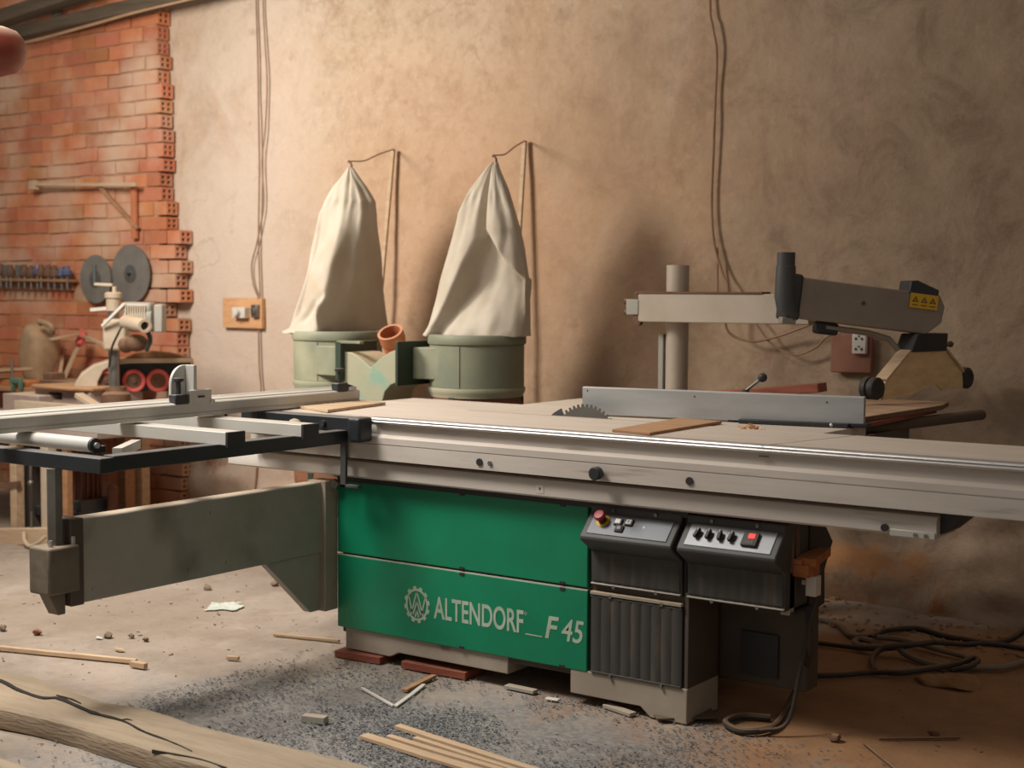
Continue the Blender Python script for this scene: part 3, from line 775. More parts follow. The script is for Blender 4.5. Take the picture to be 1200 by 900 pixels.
mb = MB(); mb.cyl((-4.7,2.80,.892),(-3.545,2.80,.892),.0225,n=28); rl = mb.build('roller', M['alu'], ot)
mb = MB(); mb.cyl((-3.546,2.80,.892),(-3.535,2.80,.892),.0215,n=28); mb.build('roller_end', M['black'], ot)
mb = MB(); mb.cyl((-3.535,2.80,.892),(-3.525,2.80,.892),.009,n=14); mb.build('roller_axle', M['chrome'], ot)
mb = MB(); mb.box(-3.60,-3.56,2.80,2.86,.862,.885); mb.build('roller_bracket', M['blackmet'], ot, bev=.002)
mb = MB(); mb.bar((-3.62,2.95,.85),(-3.78,3.16,.85),.03,.03); mb.build('frame_brace', M['alu'], ot)
for y_ in (3.62,3.78):
    mb = MB(); mb.cyl((-3.84,y_,.885),(-3.84,y_,.918),.005,n=10); mb.cyl((-3.84,y_,.882),(-3.84,y_,.888),.010,n=10); mb.build('fence_screw', M['black'], ot)

# crosscut fence with flip stops
mb = MB()
mb.prism([(-3.83,.918),(-3.83,.930),(-3.833,.9315),(-3.833,.934),(-3.83,.9355),(-3.83,.964),(-3.834,.968),(-3.846,.9705),(-3.848,.967),(-3.854,.967),(-3.856,.9735),(-3.872,.978),(-3.876,.976),(-3.882,.976),(-3.892,.983),(-3.9,.983),(-3.9,.918)], 'y', 2.05, 4.335)
cf = mb.build('crosscut_fence', M['alu'], saw, ang=20)
def flip_stop(y, full):
    b = MB(); b.box(-3.865,-3.828,y-.030,y+.030,.966,1.0); s_ = b.build('stop_clamp', M['blackmet'], cf, bev=.004)
    b = MB(); b.cyl((-3.848,y,1.0),(-3.848,y,1.048),.009,n=12); b.lathe([(.012,0),(.019,.003),(.019,.012),(.012,.016),(0,.016)], (-3.848,y,1.043), (0,0,1), 16); b.build('stop_knob', M['black'], cf)
    if full:
        b = MB(); b.box(-3.84,-3.826,y+.034,y+.135,.962,1.013); b.build('stop_plate', M['alu'], cf, bev=.003)
        b = MB(); b.box(-3.826,-3.824,y+.07,y+.10,.985,.992); b.build('stop_slot', M['black'], cf)
        b = MB(); b.cyl((-3.835,y+.135,.968),(-3.82,y+.135,.968),.010,n=14); b.build('stop_screw', M['chrome'], cf)
        pts = [(y-.012,.99)] + [(y+.052-.064*math.cos(t*PI/20), 1.03+.07*math.sin(t*PI/20)) for t in range(11)] + [(y+.07,1.10),(y+.07,.99)]
        b = MB(); b.prism(pts, 'x', -3.885,-3.872); b.build('flip_arm', M['alu'], cf, bev=.002)
        b = MB(); b.box(-3.872,-3.83,y+.054,y+.07,.99,1.10); b.build('flip_arm_flange', M['alu'], cf, bev=.002)
    else:
        b = MB(); b.prism([(y+.03,.97),(y+.10,.97),(y+.105,.978),(y+.03,1.0)], 'x', -3.86,-3.85); b.build('flip_arm', M['blackmet'], cf, bev=.002)
        b = MB(); b.box(-3.85,-3.835,y+.04,y+.085,.968,.982); b.build('stop_plate', M['chrome'], cf)
flip_stop(3.405, True)
flip_stop(4.235, False)

# overhead blade guard: column, boom, extraction arm and plywood hood on rollers
mb = MB(); mb.lathe([(.13,0),(.13,.02),(.0475,.024),(.0475,1.46),(.0475,1.478),(0,1.478)], (-2.938,5.33,0), (0,0,1), 40)
gd = mb.build('guard_column', M['boom'], saw)
mb = MB(); mb.box(-3.012,-2.988,5.30,5.34,.8,1.19); mb.build('column_bracket', M['armgrey'], gd, bev=.003)
mb = MB(); mb.box(-3.068,-2.30,5.225,5.278,1.241,1.360); bm_ = mb.build('guard_boom', M['boom'], saw, bev=.004)
mb = MB(); mb.box(-3.08,-2.50,5.22,5.30,1.360,1.368); mb.build('boom_cover', M['rust'], bm_)
mb = MB(); mb.box(-3.125,-3.065,5.222,5.275,1.27,1.335); mb.build('boom_end_block', M['armgrey'], bm_, bev=.003)
mb = MB(); mb.box(-3.095,-3.065,5.23,5.27,1.335,1.36); mb.box(-3.095,-3.068,5.23,5.27,1.24,1.27); mb.cyl((-3.07,5.225,1.236),(-3.07,5.25,1.236),.012,n=12); mb.cyl((-3.125,5.24,1.325),(-3.14,5.24,1.325),.012,n=12); mb.cyl((-3.125,5.24,1.28),(-3.14,5.24,1.28),.01,n=12); mb.build('boom_bolt', M['rust'], bm_)

# arm runs obliquely back toward the wall and slopes down
A0 = Vector((-2.2955, 5.1, 1.3461)); A1 = Vector((-1.8977, 5.52, 1.2792))
ax = (A1-A0).normalized(); hx = Vector((ax.x, ax.y, 0)).normalized(); sx = Vector((hx.y, -hx.x, 0)); upv = sx.cross(ax)
if upv.z < 0: upv = -upv
LA = (A1-A0).length
def ap(t, s_, u_): return A0 + ax*t + sx*s_ + upv*u_
mb = MB()
hA = .078
P2 = [(-.005,-hA),(LA*.72,-hA),(LA*.90,-hA),(LA*1.0,-hA*.35),(LA*1.01,hA*.45),(LA*.965,hA),(-.005,hA)]
F0 = [mb.bm.verts.new(ap(t,.045,u_)) for t, u_ in P2]; F1 = [mb.bm.verts.new(ap(t,-.045,u_)) for t, u_ in P2]
mb._f(F0); mb._f(F1[::-1])
for i in range(len(P2)): mb._f([F0[i], F1[i], F1[(i+1)%len(P2)], F0[(i+1)%len(P2)]])
ga = mb.build('extraction_arm', M['guard'], saw, bev=.005)
mb = MB(); mb.cyl(ap(.25,.045,.01), ap(.25,.049,.01), .008, n=12); mb.build('arm_rivet', M['darkbody'], ga)
mb = MB(); mb.obox(ap(-.03,0,0), ax*.03, sx*.052, upv*.088); mb.build('arm_collar', M['black'], ga, bev=.012)
mb = MB(); mb.obox(ap(-.04,.03,-.092), ax*.028, sx*.02, upv*.012); mb.build('collar_block', M['armgrey'], ga, bev=.002)
E0 = ap(-.055,.02,0)
mb = MB(); mb.tube([E0+Vector((0,0,.165)), E0+Vector((0,0,.115)), E0+Vector((0,0,.114)), E0+Vector((-.002,0,.0)), E0+Vector((.006,.004,-.05)), E0+Vector((.03,.02,-.085))], [.034,.034,.037,.040,.040,.026], 28)
mb.build('hose_elbow', M['boxgrey'], ga, ang=50)
mb = MB(); L1 = LA
F0 = []
P3 = [(L1*.74,hA-.01),(L1*.745,hA+.04),(L1*.79,hA+.045),(L1*.95,hA+.018),(L1*.95,hA-.02)]
F0 = [mb.bm.verts.new(ap(t,.05,u_)) for t, u_ in P3]; F1 = [mb.bm.verts.new(ap(t,-.05,u_)) for t, u_ in P3]
mb._f(F0); mb._f(F1[::-1])
for i in range(len(P3)): mb._f([F0[i], F1[i], F1[(i+1)%5], F0[(i+1)%5]])
mb.build('arm_handle_cap', M['black'], ga, bev=.004)
c0 = ap(L1*.85,.0508,hA*.58)
mb = MB(); mb.obox(c0, ax*(L1*.1), upv*.028, sx*.0006); yl = mb.build('warning_sticker', M['yellow'], ga)
mb = MB()
for k in (-1,0,1):
    q = c0 + ax*(k*L1*.062) + sx*.0009 + upv*.004
    tri = [q+upv*.013, q-upv*.009+ax*.014, q-upv*.009-ax*.014]
    tri2 = [q+upv*.007, q-upv*.006+ax*.0075, q-upv*.006-ax*.0075]
    for i in range(3): mb._f([mb.bm.verts.new(v) for v in (tri[i], tri[(i+1)%3], tri2[(i+1)%3], tri2[i])])
    mb.obox(q-upv*.001, ax*.0012, upv*.004, sx*.0003)
    mb.obox(q-upv*.020, ax*.012, upv*.0015, sx*.0003)
mb.build('warning_symbol', M['black'], ga, flat=True)
# lower link and hood
mb = MB(); mb.tube([ap(.12,.02,-hA-.02), ap(.30,.02,-hA-.022), ap(L1*.66,.02,-hA-.035), ap(L1*.76,.02,-hA-.085)], .012, 10); mb.build('guard_link', M['guard'], ga)
mb = MB(); mb.obox(ap(.13,0,-hA-.024), ax*.045, sx*.03, upv*.024); mb.build('link_pivot', M['black'], ga, bev=.012)
Hc = Vector((-1.946, 5.5, 1.0456)); hx2 = Vector((math.sin(math.radians(15)), math.cos(math.radians(15)), 0)); hs = Vector((hx2.y, -hx2.x, 0))
def hp(t, s_, z): return Hc + hx2*t + hs*s_ + Vector((0,0,z))
mb = MB()
P4 = [(-.085,.02),(.07,.02),(.078,.13),(-.05,.13)]
NK = [(-.125,.095),(.11,.095),(.115,.165),(-.085,.165)]
F0 = [mb.bm.verts.new(hp(t,.04,u_)) for t, u_ in NK]; F1 = [mb.bm.verts.new(hp(t,-.04,u_)) for t, u_ in NK]
mb._f(F0); mb._f(F1[::-1])
for i in range(4): mb._f([F0[i], F1[i], F1[(i+1)%4], F0[(i+1)%4]])
hk = mb.build('hood_bracket', M['black'], saw, bev=.005)
mb = MB(); mb.tube([hp(.10,.02,.115), hp(.15,.02,.118)], .007, 10); mb.ball(hp(.16,.02,.12), .013, 12); mb.build('hood_knob', M['rust'], hk)
PL = [(-.128,.098),(-.27,-.005),(-.285,-.082),(-.118,-.075),(-.04,-.052),(.01,-.036),(.06,-.036),(.10,-.06),(.24,-.06),(.23,.013),(.118,.098)]
mb = MB()
for i in range(1): 
    F0 = [mb.bm.verts.new(hp(t,.03,u_)) for t, u_ in PL]; F1 = [mb.bm.verts.new(hp(t,.018,u_)) for t, u_ in PL]
    mb._f(F0); mb._f(F1[::-1])
    for i in range(len(PL)): mb._f([F0[i], F1[i], F1[(i+1)%len(PL)], F0[(i+1)%len(PL)]])
mb.build('plywood_hood', M['hood'], hk, flat=True)
for p, q in (((-.125,.100),(-.275,-.008)), ((.118,.098),(.235,.01))):
    mb = MB(); mb.bar(hp(p[0],.01,p[1]), hp(q[0],.01,q[1]), .055, .010, up=(0,0,1)); mb.build('hood_edge_strip', M['pale_wood'], hk)
for t in (-.318, .275):
    ctr = hp(t, 0, -.038 if t < 0 else -.018)
    mb = MB(); mb.lathe([(0,-.03),(.04,-.03),(.043,-.026),(.043,-.006),(.036,-.003),(.036,.003),(.043,.006),(.043,.026),(.04,.03),(.026,.031),(.024,.028),(0,.028)], ctr, hs, 28)
    mb.build('hood_roller', M['rubber'], hk)

M['dustwood'] = mat('dusty_dark_plank', '#7d5c44', '#694b37', .7, 0, 3, stretch=(1.5,14,14), dust='#bb9a7a', dust_amt=1.0)
# ================================================================== boards lying on the saw
def board(pts, z0, z1, name, m, label, cat, bev=.002):
    xs_ = [p[0] for p in pts]; ys_ = [p[1] for p in pts]
    b = MB(); b.prism([(p[0], p[1]) for p in pts], 'z', z0, z1)
    return solo(b, name, m, (sum(xs_)/len(pts), sum(ys_)/len(pts), z0), label, cat, bev=bev)
board([(-2.4078, 3.9435, 0.923), (-2.2536, 3.9222, 0.923), (-2.2651, 4.4337, 0.923), (-2.4439, 4.4626, 0.923)], .9141, .9235, 'wooden_board', M['wood'], 'thin brown board lying flat beside the saw blade in front of the fence', 'board')
board([(-3.811, 3.9745, 0.925), (-3.6096, 3.9081, 0.925), (-3.6856, 4.3253, 0.925), (-3.8297, 4.3522, 0.925)], .9145, .926, 'wooden_board', M['pale_wood'], 'narrow thin board at the end of the crosscut fence with the clamp', 'board')
mb = MB()
p = [Vector((-2.6748, 5.401, 0.955)), Vector((-2.2701, 5.4, 0.9951))]
q0, q1 = Vector((-2.7388, 5.02, 0.9487)), Vector((-2.1677, 5.06, 1.0116))
dq = (q1-q0).normalized()
mb.bar(q0, q1, .10, .034)
solo(mb, 'tilted_plank', M['redwood'], q0, 'red-brown plank lying tilted behind the rip fence lever', 'plank', bev=.003)
mb = MB(); mb.box(-2.30,-2.12,5.0,5.10,.9116,.962); solo(mb, 'wood_block', M['darkbody'], (-2.21,5.05,.9116), 'dark block propping up the red-brown plank behind the fence', 'block', bev=.003)
board([(-1.9532, 4.8723, 0.945), (-1.8432, 4.6673, 0.945), (-1.8086, 5.3417, 0.945), (-1.8458, 5.5301, 0.945), (-2.1859, 5.5126, 0.945)], .927, .9455, 'wooden_board', M['dustwood'], 'pale topped brown board behind the right end of the rip fence, under the guard', 'board')
board([(-1.9765, 4.9715, 0.925), (-1.8184, 4.6208, 0.925), (-1.8399, 5.3774, 0.925), (-2.0821, 5.5021, 0.925)], .9116, .9265, 'dark_board', M['redwood'], 'dark board directly under the pale topped board by the guide bar', 'board')
mb = MB(); rr = random.Random(5)
for i in range(46):
    a_, rad = rr.uniform(0, 2*PI), abs(rr.gauss(0, .018)); c = Vector((-2.106+rad*math.cos(a_)*1.6, 4.333+rad*math.sin(a_), .915+max(0,.014-rad*.5)*rr.random()))
    mb.obox(c, Vector((rr.uniform(-1,1),rr.uniform(-1,1),rr.uniform(-.4,.4))).normalized()*.006, Vector((rr.uniform(-1,1),rr.uniform(-1,1),.3)).normalized()*.004, (0,0,.0015))
o = solo(mb, 'wood_shavings', M['board'], (-2.106,4.333,.9138), 'small heap of orange wood shavings on the table near the fence', 'wood shavings', flat=True); o['kind'] = 'stuff'

# ================================================================== double bag dust collector
dc = thing('dust_collector', 'green twin-drum dust collector with two canvas filter bags by the wall', 'dust collector', (-4.4, 5.3, 0))
LX_, RX_, YD = -4.825, -3.966, 5.3
def drum(x, rot):
    R_ = .218
    b = MB(); b.lathe([(R_-.008,.93),(R_,.93),(R_,1.122),(R_-.006,1.122)], (x,YD,0), n=64)
    b.box(x+.055,x+.060,YD-R_+.004,YD-R_+.02,.935,1.118)
    d_ = b.build('drum', M['drum'], dc)
    b = MB(); b.lathe([(R_-.03,1.122),(R_+.006,1.124),(R_+.009,1.132),(R_+.009,1.158),(R_+.003,1.168),(R_-.03,1.168)], (x,YD,0), n=64); b.build('drum_rim', M['drum'], d_)
    b = MB(); b.lathe([(R_-.03,.93),(R_+.004,.928),(R_+.006,.92),(R_+.004,.905),(R_-.004,.892),(R_-.004,.885),(R_-.03,.885)], (x,YD,0), n=64); b.build('lower_ring', M['drumcream'], d_)
    b = MB(); pr = [(R_-.012,.888)]
    for i in range(14): pr.append((R_-.012+.012*math.sin(i*.9)+.006*math.sin(i*2.1), .87-i*.045))
    pr += [(.1,.255),(0,.25)]
    b.lathe(pr, (x,YD,0), n=48); b.jitter(.006, 9, 2); b.build('collection_bag', M['bagbrown'], dc)
    for k in range(3):
        a_ = rot + k*2*PI/3; b = MB(); b.bar((x+.215*math.cos(a_), YD+.215*math.sin(a_), 0), (x+.206*math.cos(a_), YD+.206*math.sin(a_), .888), .03, .02, up=(math.cos(a_),math.sin(a_),0))
        lg = b.build('leg', M['drumdark'], dc)
drum(LX_, .6); drum(RX_, .6)
def bag(rows, lean, fold, name, seed):
    """rows: (z, left x, right x) from the drum rim up to the tied top"""
    n, sub = 96, 7
    rows_ = []
    for i in range(len(rows)-1):
        for j in range(sub):
            t = j/sub; t2 = t*t*(3-2*t)*.35 + t*.65
            rows_.append(tuple(rows[i][k]*(1-t2)+rows[i+1][k]*t2 for k in range(3)))
    rows_.append(rows[-1])
    zb, zt = rows[0][0], rows[-1][0]
    b = MB(); R0 = []
    for z, xl, xr in rows_:
        t = (z-zb)/(zt-zb)
        cx_, a_ = (xl+xr)/2, (xr-xl)/2
        b_ = .21*(1-t)**.75*(.95 - .25*t) + .012
        b_ = min(b_, a_*1.05 + .01)
        ring = []
        for k in range(n):
            th = 2*PI*k/n; u_, s_ = math.cos(th), math.sin(th)
            us = math.copysign(abs(u_)**.92, u_); ss = math.copysign(abs(s_)**.85, s_)
            y = -b_*ss; dent = 0
            if s_ > 0: dent = fold(u_, t)*b_
            w_ = noise.noise(Vector((u_*2.2+seed, s_*2.2, z*4.5)))*.016 + noise.noise(Vector((u_*5+seed, s_*5, z*9)))*.006
            w_ *= (.4 + 1.2*min(1, a_/.12))*.8
            if t < .06: w_ += .02*(1-t/.06)*noise.noise(Vector((u_*4+seed, s_*4, 7)))
            pl = .006*math.sin(th*17+seed)*max(0, 1-abs(t-.80)/.07)
            ln = lean*b_*max(0, u_-.1)*(1-sm(.85,1,t)); y += ln
            ring.append(b.bm.verts.new((cx_ - ln*.9 + a_*us + w_*u_*.5, YD + y + dent - (w_+pl)*s_, z + (.012*noise.noise(Vector((u_*3+seed,s_*3,1))) if t < .04 else 0))))
        R0.append(ring)
    for A, B in zip(R0, R0[1:]):
        for k in range(n): b._f([A[k], A[(k+1)%n], B[(k+1)%n], B[k]])
    b._f(R0[-1]); b._f(R0[0][::-1])
    o = b.build(name, M['cloth'], dc, ang=80)
    md = o.modifiers.new('sub', 'SUBSURF'); md.levels = 1; md.render_levels = 1
    return o
def sm(a, b_, x): t = max(0, min(1, (x-a)/(b_-a))); return t*t*(3-2*t)
def foldL(u_, t):
    d = .20*math.exp(-((u_+.66)/.07)**2)*(1-sm(.6,.78,t))*sm(.02,.15,t)      # upright fold near the left side
    d += .5*math.exp(-((u_-.2)/.12)**2)*sm(.8,.92,t)
    v = u_ - (.1 - 1.6*(t-.14)); d -= .16*math.exp(-(v/.10)**2)*sm(.02,.08,t)*(1-sm(.16,.24,t))
    v = u_ - (-.1 + 2.2*(t-.16)); d += .14*math.exp(-(v/.09)**2)*sm(.04,.1,t)*(1-sm(.2,.28,t))
    return d
def foldR(u_, t):
    d = .85*math.exp(-((u_-.13)/.07)**2)*sm(.5,.62,t)*(1-sm(.9,1.0,t)*.5)    # slit running up to the hook
    if t < .64:
        q = (.64-t)/.64
        ul = .12 - .74*q; ur = .15 + .86*min(1, (.64-t)/.30)
        dep = .8 - .5*sm(.45, 1, q)
        d = max(d, dep*sm(ul-.03, ul+.16, u_)*(1-(.9 if ur < 1.0 else .35)*sm(ur-.16, ur+.06, u_))*(1-sm(.56,.64,t)))
    return d
M['cloth_r'] = M['cloth']
bag([(1.1524, -5.1274, -4.5647), (1.1741, -5.0681, -4.5674), (1.2205, -5.0502, -4.5701), (1.3258, -5.0204, -4.5727), (1.4431, -4.9965, -4.5753), (1.5433, -4.9728, -4.5753), (1.639, -4.9493, -4.5779), (1.7428, -4.9316, -4.5805), (1.8005, -4.8971, -4.5913), (1.871, -4.8458, -4.6457), (1.9164, -4.795, -4.6895), (1.9494, -4.7614, -4.717), (1.9659, -4.7502, -4.7308)], 1.1, foldL, 'filter_bag', 1.0)
bag([(1.1591, -4.2218, -3.7074), (1.1828, -4.2065, -3.7075), (1.2338, -4.1862, -3.7079), (1.3121, -4.1611, -3.7084), (1.4252, -4.1337, -3.7069), (1.5416, -4.1065, -3.7194), (1.6539, -4.0844, -3.7342), (1.7236, -4.0673, -3.7582), (1.8237, -4.0036, -3.8013), (1.8924, -3.9405, -3.8349), (1.9266, -3.9069, -3.8494), (1.9492, -3.883, -3.8543)], 0, foldR, 'filter_bag', 6.0)
for p in ((-4.7419, 5.3, 1.9619), (-3.8686, 5.3, 1.9453)):
    mb = MB(); mb.tube(smooth_path([Vector(p)+Vector((0,0,-.02)), Vector(p)+Vector((.008,0,.012)), Vector(p)+Vector((-.006,0,.035)), Vector(p)+Vector((-.016,.004,.03))]), .005, 8); mb.build('bag_hook', M['rust'], dc)
# blower casing: saddle shaped splitter between the drums
mb = MB()
top = [(-4.5476, 1.08), (-4.4997, 1.0774), (-4.4521, 1.0589), (-4.4102, 1.0324), (-4.3789, 1.0098), (-4.3477, 1.0345), (-4.3065, 1.0633), (-4.2554, 1.0882), (-4.2047, 1.1013)]
bot = [(-4.1996, 0.9538), (-4.2553, 0.9359), (-4.2911, 0.903), (-4.3066, 0.859), (-4.317, 0.6612), (-4.5488, 0.646), (-4.548, 0.9598)]
mb.prism(top+bot, 'y', 5.03, 5.24)
cs = mb.build('blower_casing', M['drumcream'], dc, bev=.004, ang=50)
mb = MB(); a_, b_ = (-4.5706, 1.1277), (-4.5363, 0.9447)
mb.box(a_[0], b_[0], 5.0, 5.26, b_[1], a_[1]); mb.build('left_flange', M['drumdark'], cs, bev=.003)
mb = MB(); a2, b2 = (-4.5599, 1.1319), (-4.4169, 1.1195); mb.box(a2[0], b2[0], 5.0, 5.03, b2[1], a2[1]); mb.build('top_flange', M['drum'], cs, bev=.002)
mb = MB(); a_, b_ = (-4.1964, 1.1367), (-4.1812, 0.9356)
mb.box(a_[0], b_[0], 4.99, 5.28, b_[1], a_[1]); mb.build('right_flange', M['drumdark'], cs, bev=.002)
mb = MB(); a_, b_ = (-4.2146, 1.108), (-4.0105, 0.9638)
mb.box(a_[0], -4.02, 5.10, 5.26, b_[1], a_[1]); mb.build('inlet_duct', M['drum'], dc, bev=.004)
mb = MB(); a_, b_ = (-4.8221, 1.1001), (-4.6075, 0.9602)
mb.prism([(a_[0],5.12),(a_[0]+.05,5.085),(b_[0],5.06),(b_[0],5.22),(a_[0],5.22)], 'z', b_[1], a_[1]); mb.build('inlet_duct', M['drum'], dc, bev=.004)
mb = MB(); mb.box(-4.64,-4.48,5.2,5.4,.0,.70); mb.lathe([(.12,-.05),(.14,-.03),(.14,.18),(.11,.22),(0,.22)], (-4.56,5.2,.62), (.1,-1,0), 32); mb.build('blower_motor', M['drumdark'], dc, bev=.004)
# terracotta coloured pipe stub standing in the blower
pt = Vector((-4.4044, 5.2, 1.1716)); axp = Vector((.10,-.55,.78)).normalized()
mb = MB(); mb.lathe([(.050,0),(.062,.0),(.062,-.05),(.057,-.055),(.057,-.24),(.050,-.24)], pt, axp, 36, close=True)
mb.build('outlet_pipe', M['terra'], dc)

# poles that hold the bags up
def pole(p0, p1, sag_to, name, label):
    p0, p1 = Vector(p0), Vector(p1)
    d = p1-p0; k = (p0.z-.0)/(p0.z-p1.z)
    foot = p0 + d*k
    t = thing(name, label, 'pole', foot, 'bag poles')
    b = MB(); b.bar(foot, p0, .022, .016, up=(0,1,0)); b.build('pole', M['pale_wood'], t, bev=.003)
    b = MB(); s_ = Vector(sag_to); b.tube(smooth_path([p0, (p0*.65+s_*.35)+Vector((0,0,-.004)), (p0*.3+s_*.7)+Vector((0,0,-.016)), s_]), .0035, 6); b.build('tie_wire', M['wire'], t)
pole((-4.9442, 5.865, 2.1105), (-4.9953, 5.8, 1.1798), (-4.748, 5.31, 1.996), 'bag_pole', 'thin pole leaning on the wall holding up the left filter bag')
pole((-4.0993, 5.865, 2.1077), (-4.1048, 5.82, 1.5405), (-3.8713, 5.31, 1.9808), 'bag_pole', 'thin pole leaning on the wall holding up the right filter bag')

# ================================================================== things on the walls
def wall_cable(pts, r, m, name, label, cat='cable', y=5.87, group=None):
    b = MB(); b.tube(smooth_path(pts, 5), r, 6)
    return solo(b, name, m, pts[-1], label, cat, group)
wall_cable([(-5.9776, 5.875, 3.8534), (-5.9642, 5.875, 3.0398), (-5.9533, 5.875, 2.7152), (-5.9492, 5.875, 2.3803), (-5.9452, 5.875, 2.0439), (-5.9551, 5.875, 1.6578), (-5.939, 5.87, 1.3275), (-5.9412, 5.865, 1.2788)], .005, M['wire'], 'wall_cable', 'straight tan cable running down the wall to the yellow switch board')
wall_cable([(-5.9307, 5.875, 3.8453), (-5.9103, 5.875, 3.0336), (-5.8986, 5.875, 2.8051), (-5.8805, 5.875, 2.5423), (-5.8959, 5.875, 2.2812), (-5.9214, 5.872, 2.0907), (-5.9127, 5.875, 1.8501), (-5.969, 5.875, 1.6338), (-6.0112, 5.875, 1.5126), (-5.9983, 5.875, 1.4004), (-5.9426, 5.86, 1.3177)], .0045, M['wire'], 'wall_cable', 'wavy thin cable that bulges out beside the straight wall cable')
wall_cable([(-5.9593, 5.875, 1.1419), (-5.9541, 5.875, 0.9267), (-5.942, 5.875, 0.731), (-5.9717, 5.86, 0.2866), (-5.9681, 5.8, -0.0028)], .005, M['wire'], 'wall_cable', 'thin cable hanging from the yellow switch board down the wall')
wall_cable([(-3.0889, 5.875, 3.5452), (-3.0929, 5.875, 2.7193), (-3.075, 5.87, 2.565), (-3.0542, 5.875, 2.4423), (-3.0592, 5.875, 2.2221), (-3.0642, 5.875, 1.993), (-3.0692, 5.875, 1.7627), (-3.0508, 5.87, 1.5887), (-3.0074, 5.865, 1.4611), (-2.9686, 5.85, 1.3841), (-2.9646, 5.82, 1.2922), (-2.9589, 5.82, 1.2081), (-2.9167, 5.83, 1.1667), (-2.8249, 5.84, 1.1496), (-2.7021, 5.84, 1.1788), (-2.5734, 5.82, 1.2227), (-2.4839, 5.82, 1.2609)], .006, M['wire'], 'wall_cable', 'brown cable hanging from the top of the wall behind the saw guard')
wall_cable([(-3.0358, 5.875, 1.5694), (-3.0252, 5.86, 1.3917), (-3.0102, 5.85, 1.3147), (-2.8949, 5.85, 1.2814), (-2.8269, 5.85, 1.2253), (-2.7551, 5.85, 1.1434), (-2.6443, 5.85, 1.0938), (-2.5451, 5.85, 1.1264), (-2.4953, 5.86, 1.1755), (-2.4341, 5.862, 1.1915)], .0045, M['wire'], 'wall_cable', 'thin cable drooping below the guard boom to the red-brown socket board')
wall_cable([(-8.1528, 5.617, 2.897), (-7.7128, 5.617, 2.8955), (-7.1353, 5.617, 2.9338), (-6.6738, 5.617, 2.9699), (-6.1361, 5.617, 2.9969)], .009, M['conduit'], 'conduit', 'pale conduit running along the bottom of the roof timber')

sb = thing('switch_board', 'yellow plywood board with a socket and switch on the pale wall', 'switch board', (-6.11,5.88,1.15))
mb = MB(); a_, b_ = (-6.2389, 1.3207), (-5.92, 1.1476); mb.box(a_[0], b_[0], 5.862, 5.888, b_[1], a_[1]); mb.build('backing_board', M['board'], sb, bev=.002)
a_, b_ = (-6.1195, 1.2673), (-6.0158, 1.2049)
mb = MB(); mb.box(a_[0], b_[0], 5.82, 5.862, b_[1], a_[1]); mb.cyl(((a_[0]+b_[0])/2, 5.79, (a_[1]+b_[1])/2), ((a_[0]+b_[0])/2, 5.82, (a_[1]+b_[1])/2), .02, n=20); mb.build('socket', M['white'], sb, bev=.004)
a_, b_ = (-5.9807, 1.2834), (-5.9334, 1.211)
mb = MB(); mb.box(a_[0], b_[0], 5.835, 5.862, b_[1], a_[1]); mb.box(a_[0]+.006, b_[0]-.006, 5.826, 5.836, b_[1]+.02, a_[1]-.02); mb.build('switch', M['steel'], sb, bev=.003)

so = thing('socket_board', 'red-brown painted board with a white double outlet behind the saw guard', 'socket board', (-2.39,5.88,1.02))
a_, b_ = (-2.476, 1.1906), (-2.2918, 1.024)
mb = MB(); mb.box(a_[0], b_[0], 5.858, 5.884, b_[1], a_[1]); mb.build('backing_board', M['redboard'], so, bev=.005)
a_, b_ = (-2.3714, 1.193), (-2.3086, 1.1073)
mb = MB(); mb.box(a_[0], b_[0], 5.835, 5.858, b_[1], a_[1]); ol = mb.build('outlet', M['white'], so, bev=.004)
mb = MB(); mx_, mz_ = (a_[0]+b_[0])/2, (a_[1]+b_[1])/2
for dz in (-.022, .022):
    for dx in (-.013, .013): mb.cyl((mx_+dx, 5.832, mz_+dz), (mx_+dx, 5.8365, mz_+dz), .0055, n=12)
    mb.cyl((mx_, 5.832, mz_+dz+.011), (mx_, 5.8365, mz_+dz+.011), .004, n=12)
mb.build('outlet_hole', M['darkbody'], ol)

# saw blades hung on the brick
def hung_blade(c, r, label, teeth):
    t = thing('circular_saw_blade', label, 'saw blade', c, 'saw blades hung on the brick wall')
    c = Vector(c); pts = []
    for k in range(teeth):
        a = 2*PI*k/teeth; st = 2*PI/teeth
        pts += [(c.x+(r-.008)*math.cos(a), c.z+(r-.008)*math.sin(a)), (c.x+r*math.cos(a+.55*st), c.z+r*math.sin(a+.55*st)), (c.x+r*math.cos(a+.8*st), c.z+r*math.sin(a+.8*st))]
    b = MB(); b.prism(pts, 'y', c.y-.002, c.y+.002); b.build('plate', M['sawsteel'], t, flat=True)
    b = MB(); b.lathe([(.018,0),(.055,0),(.055,.002),(.018,.002)], (c.x, c.y-.002, c.z), (0,-1,0), 32, close=True); b.build('hub_ring', M['steel'], t)
    b = MB(); b.cyl((c.x, c.y-.022, c.z), (c.x, 5.80, c.z), .010, n=12); b.build('bore', M['black'], t)
hung_blade((-6.918, 5.755, 1.4601), .178, 'large round saw blade hung on the brick wall', 60)
hung_blade((-7.2257, 5.74, 1.4295), .150, 'smaller round saw blade hung left of the large blade on brick', 48)

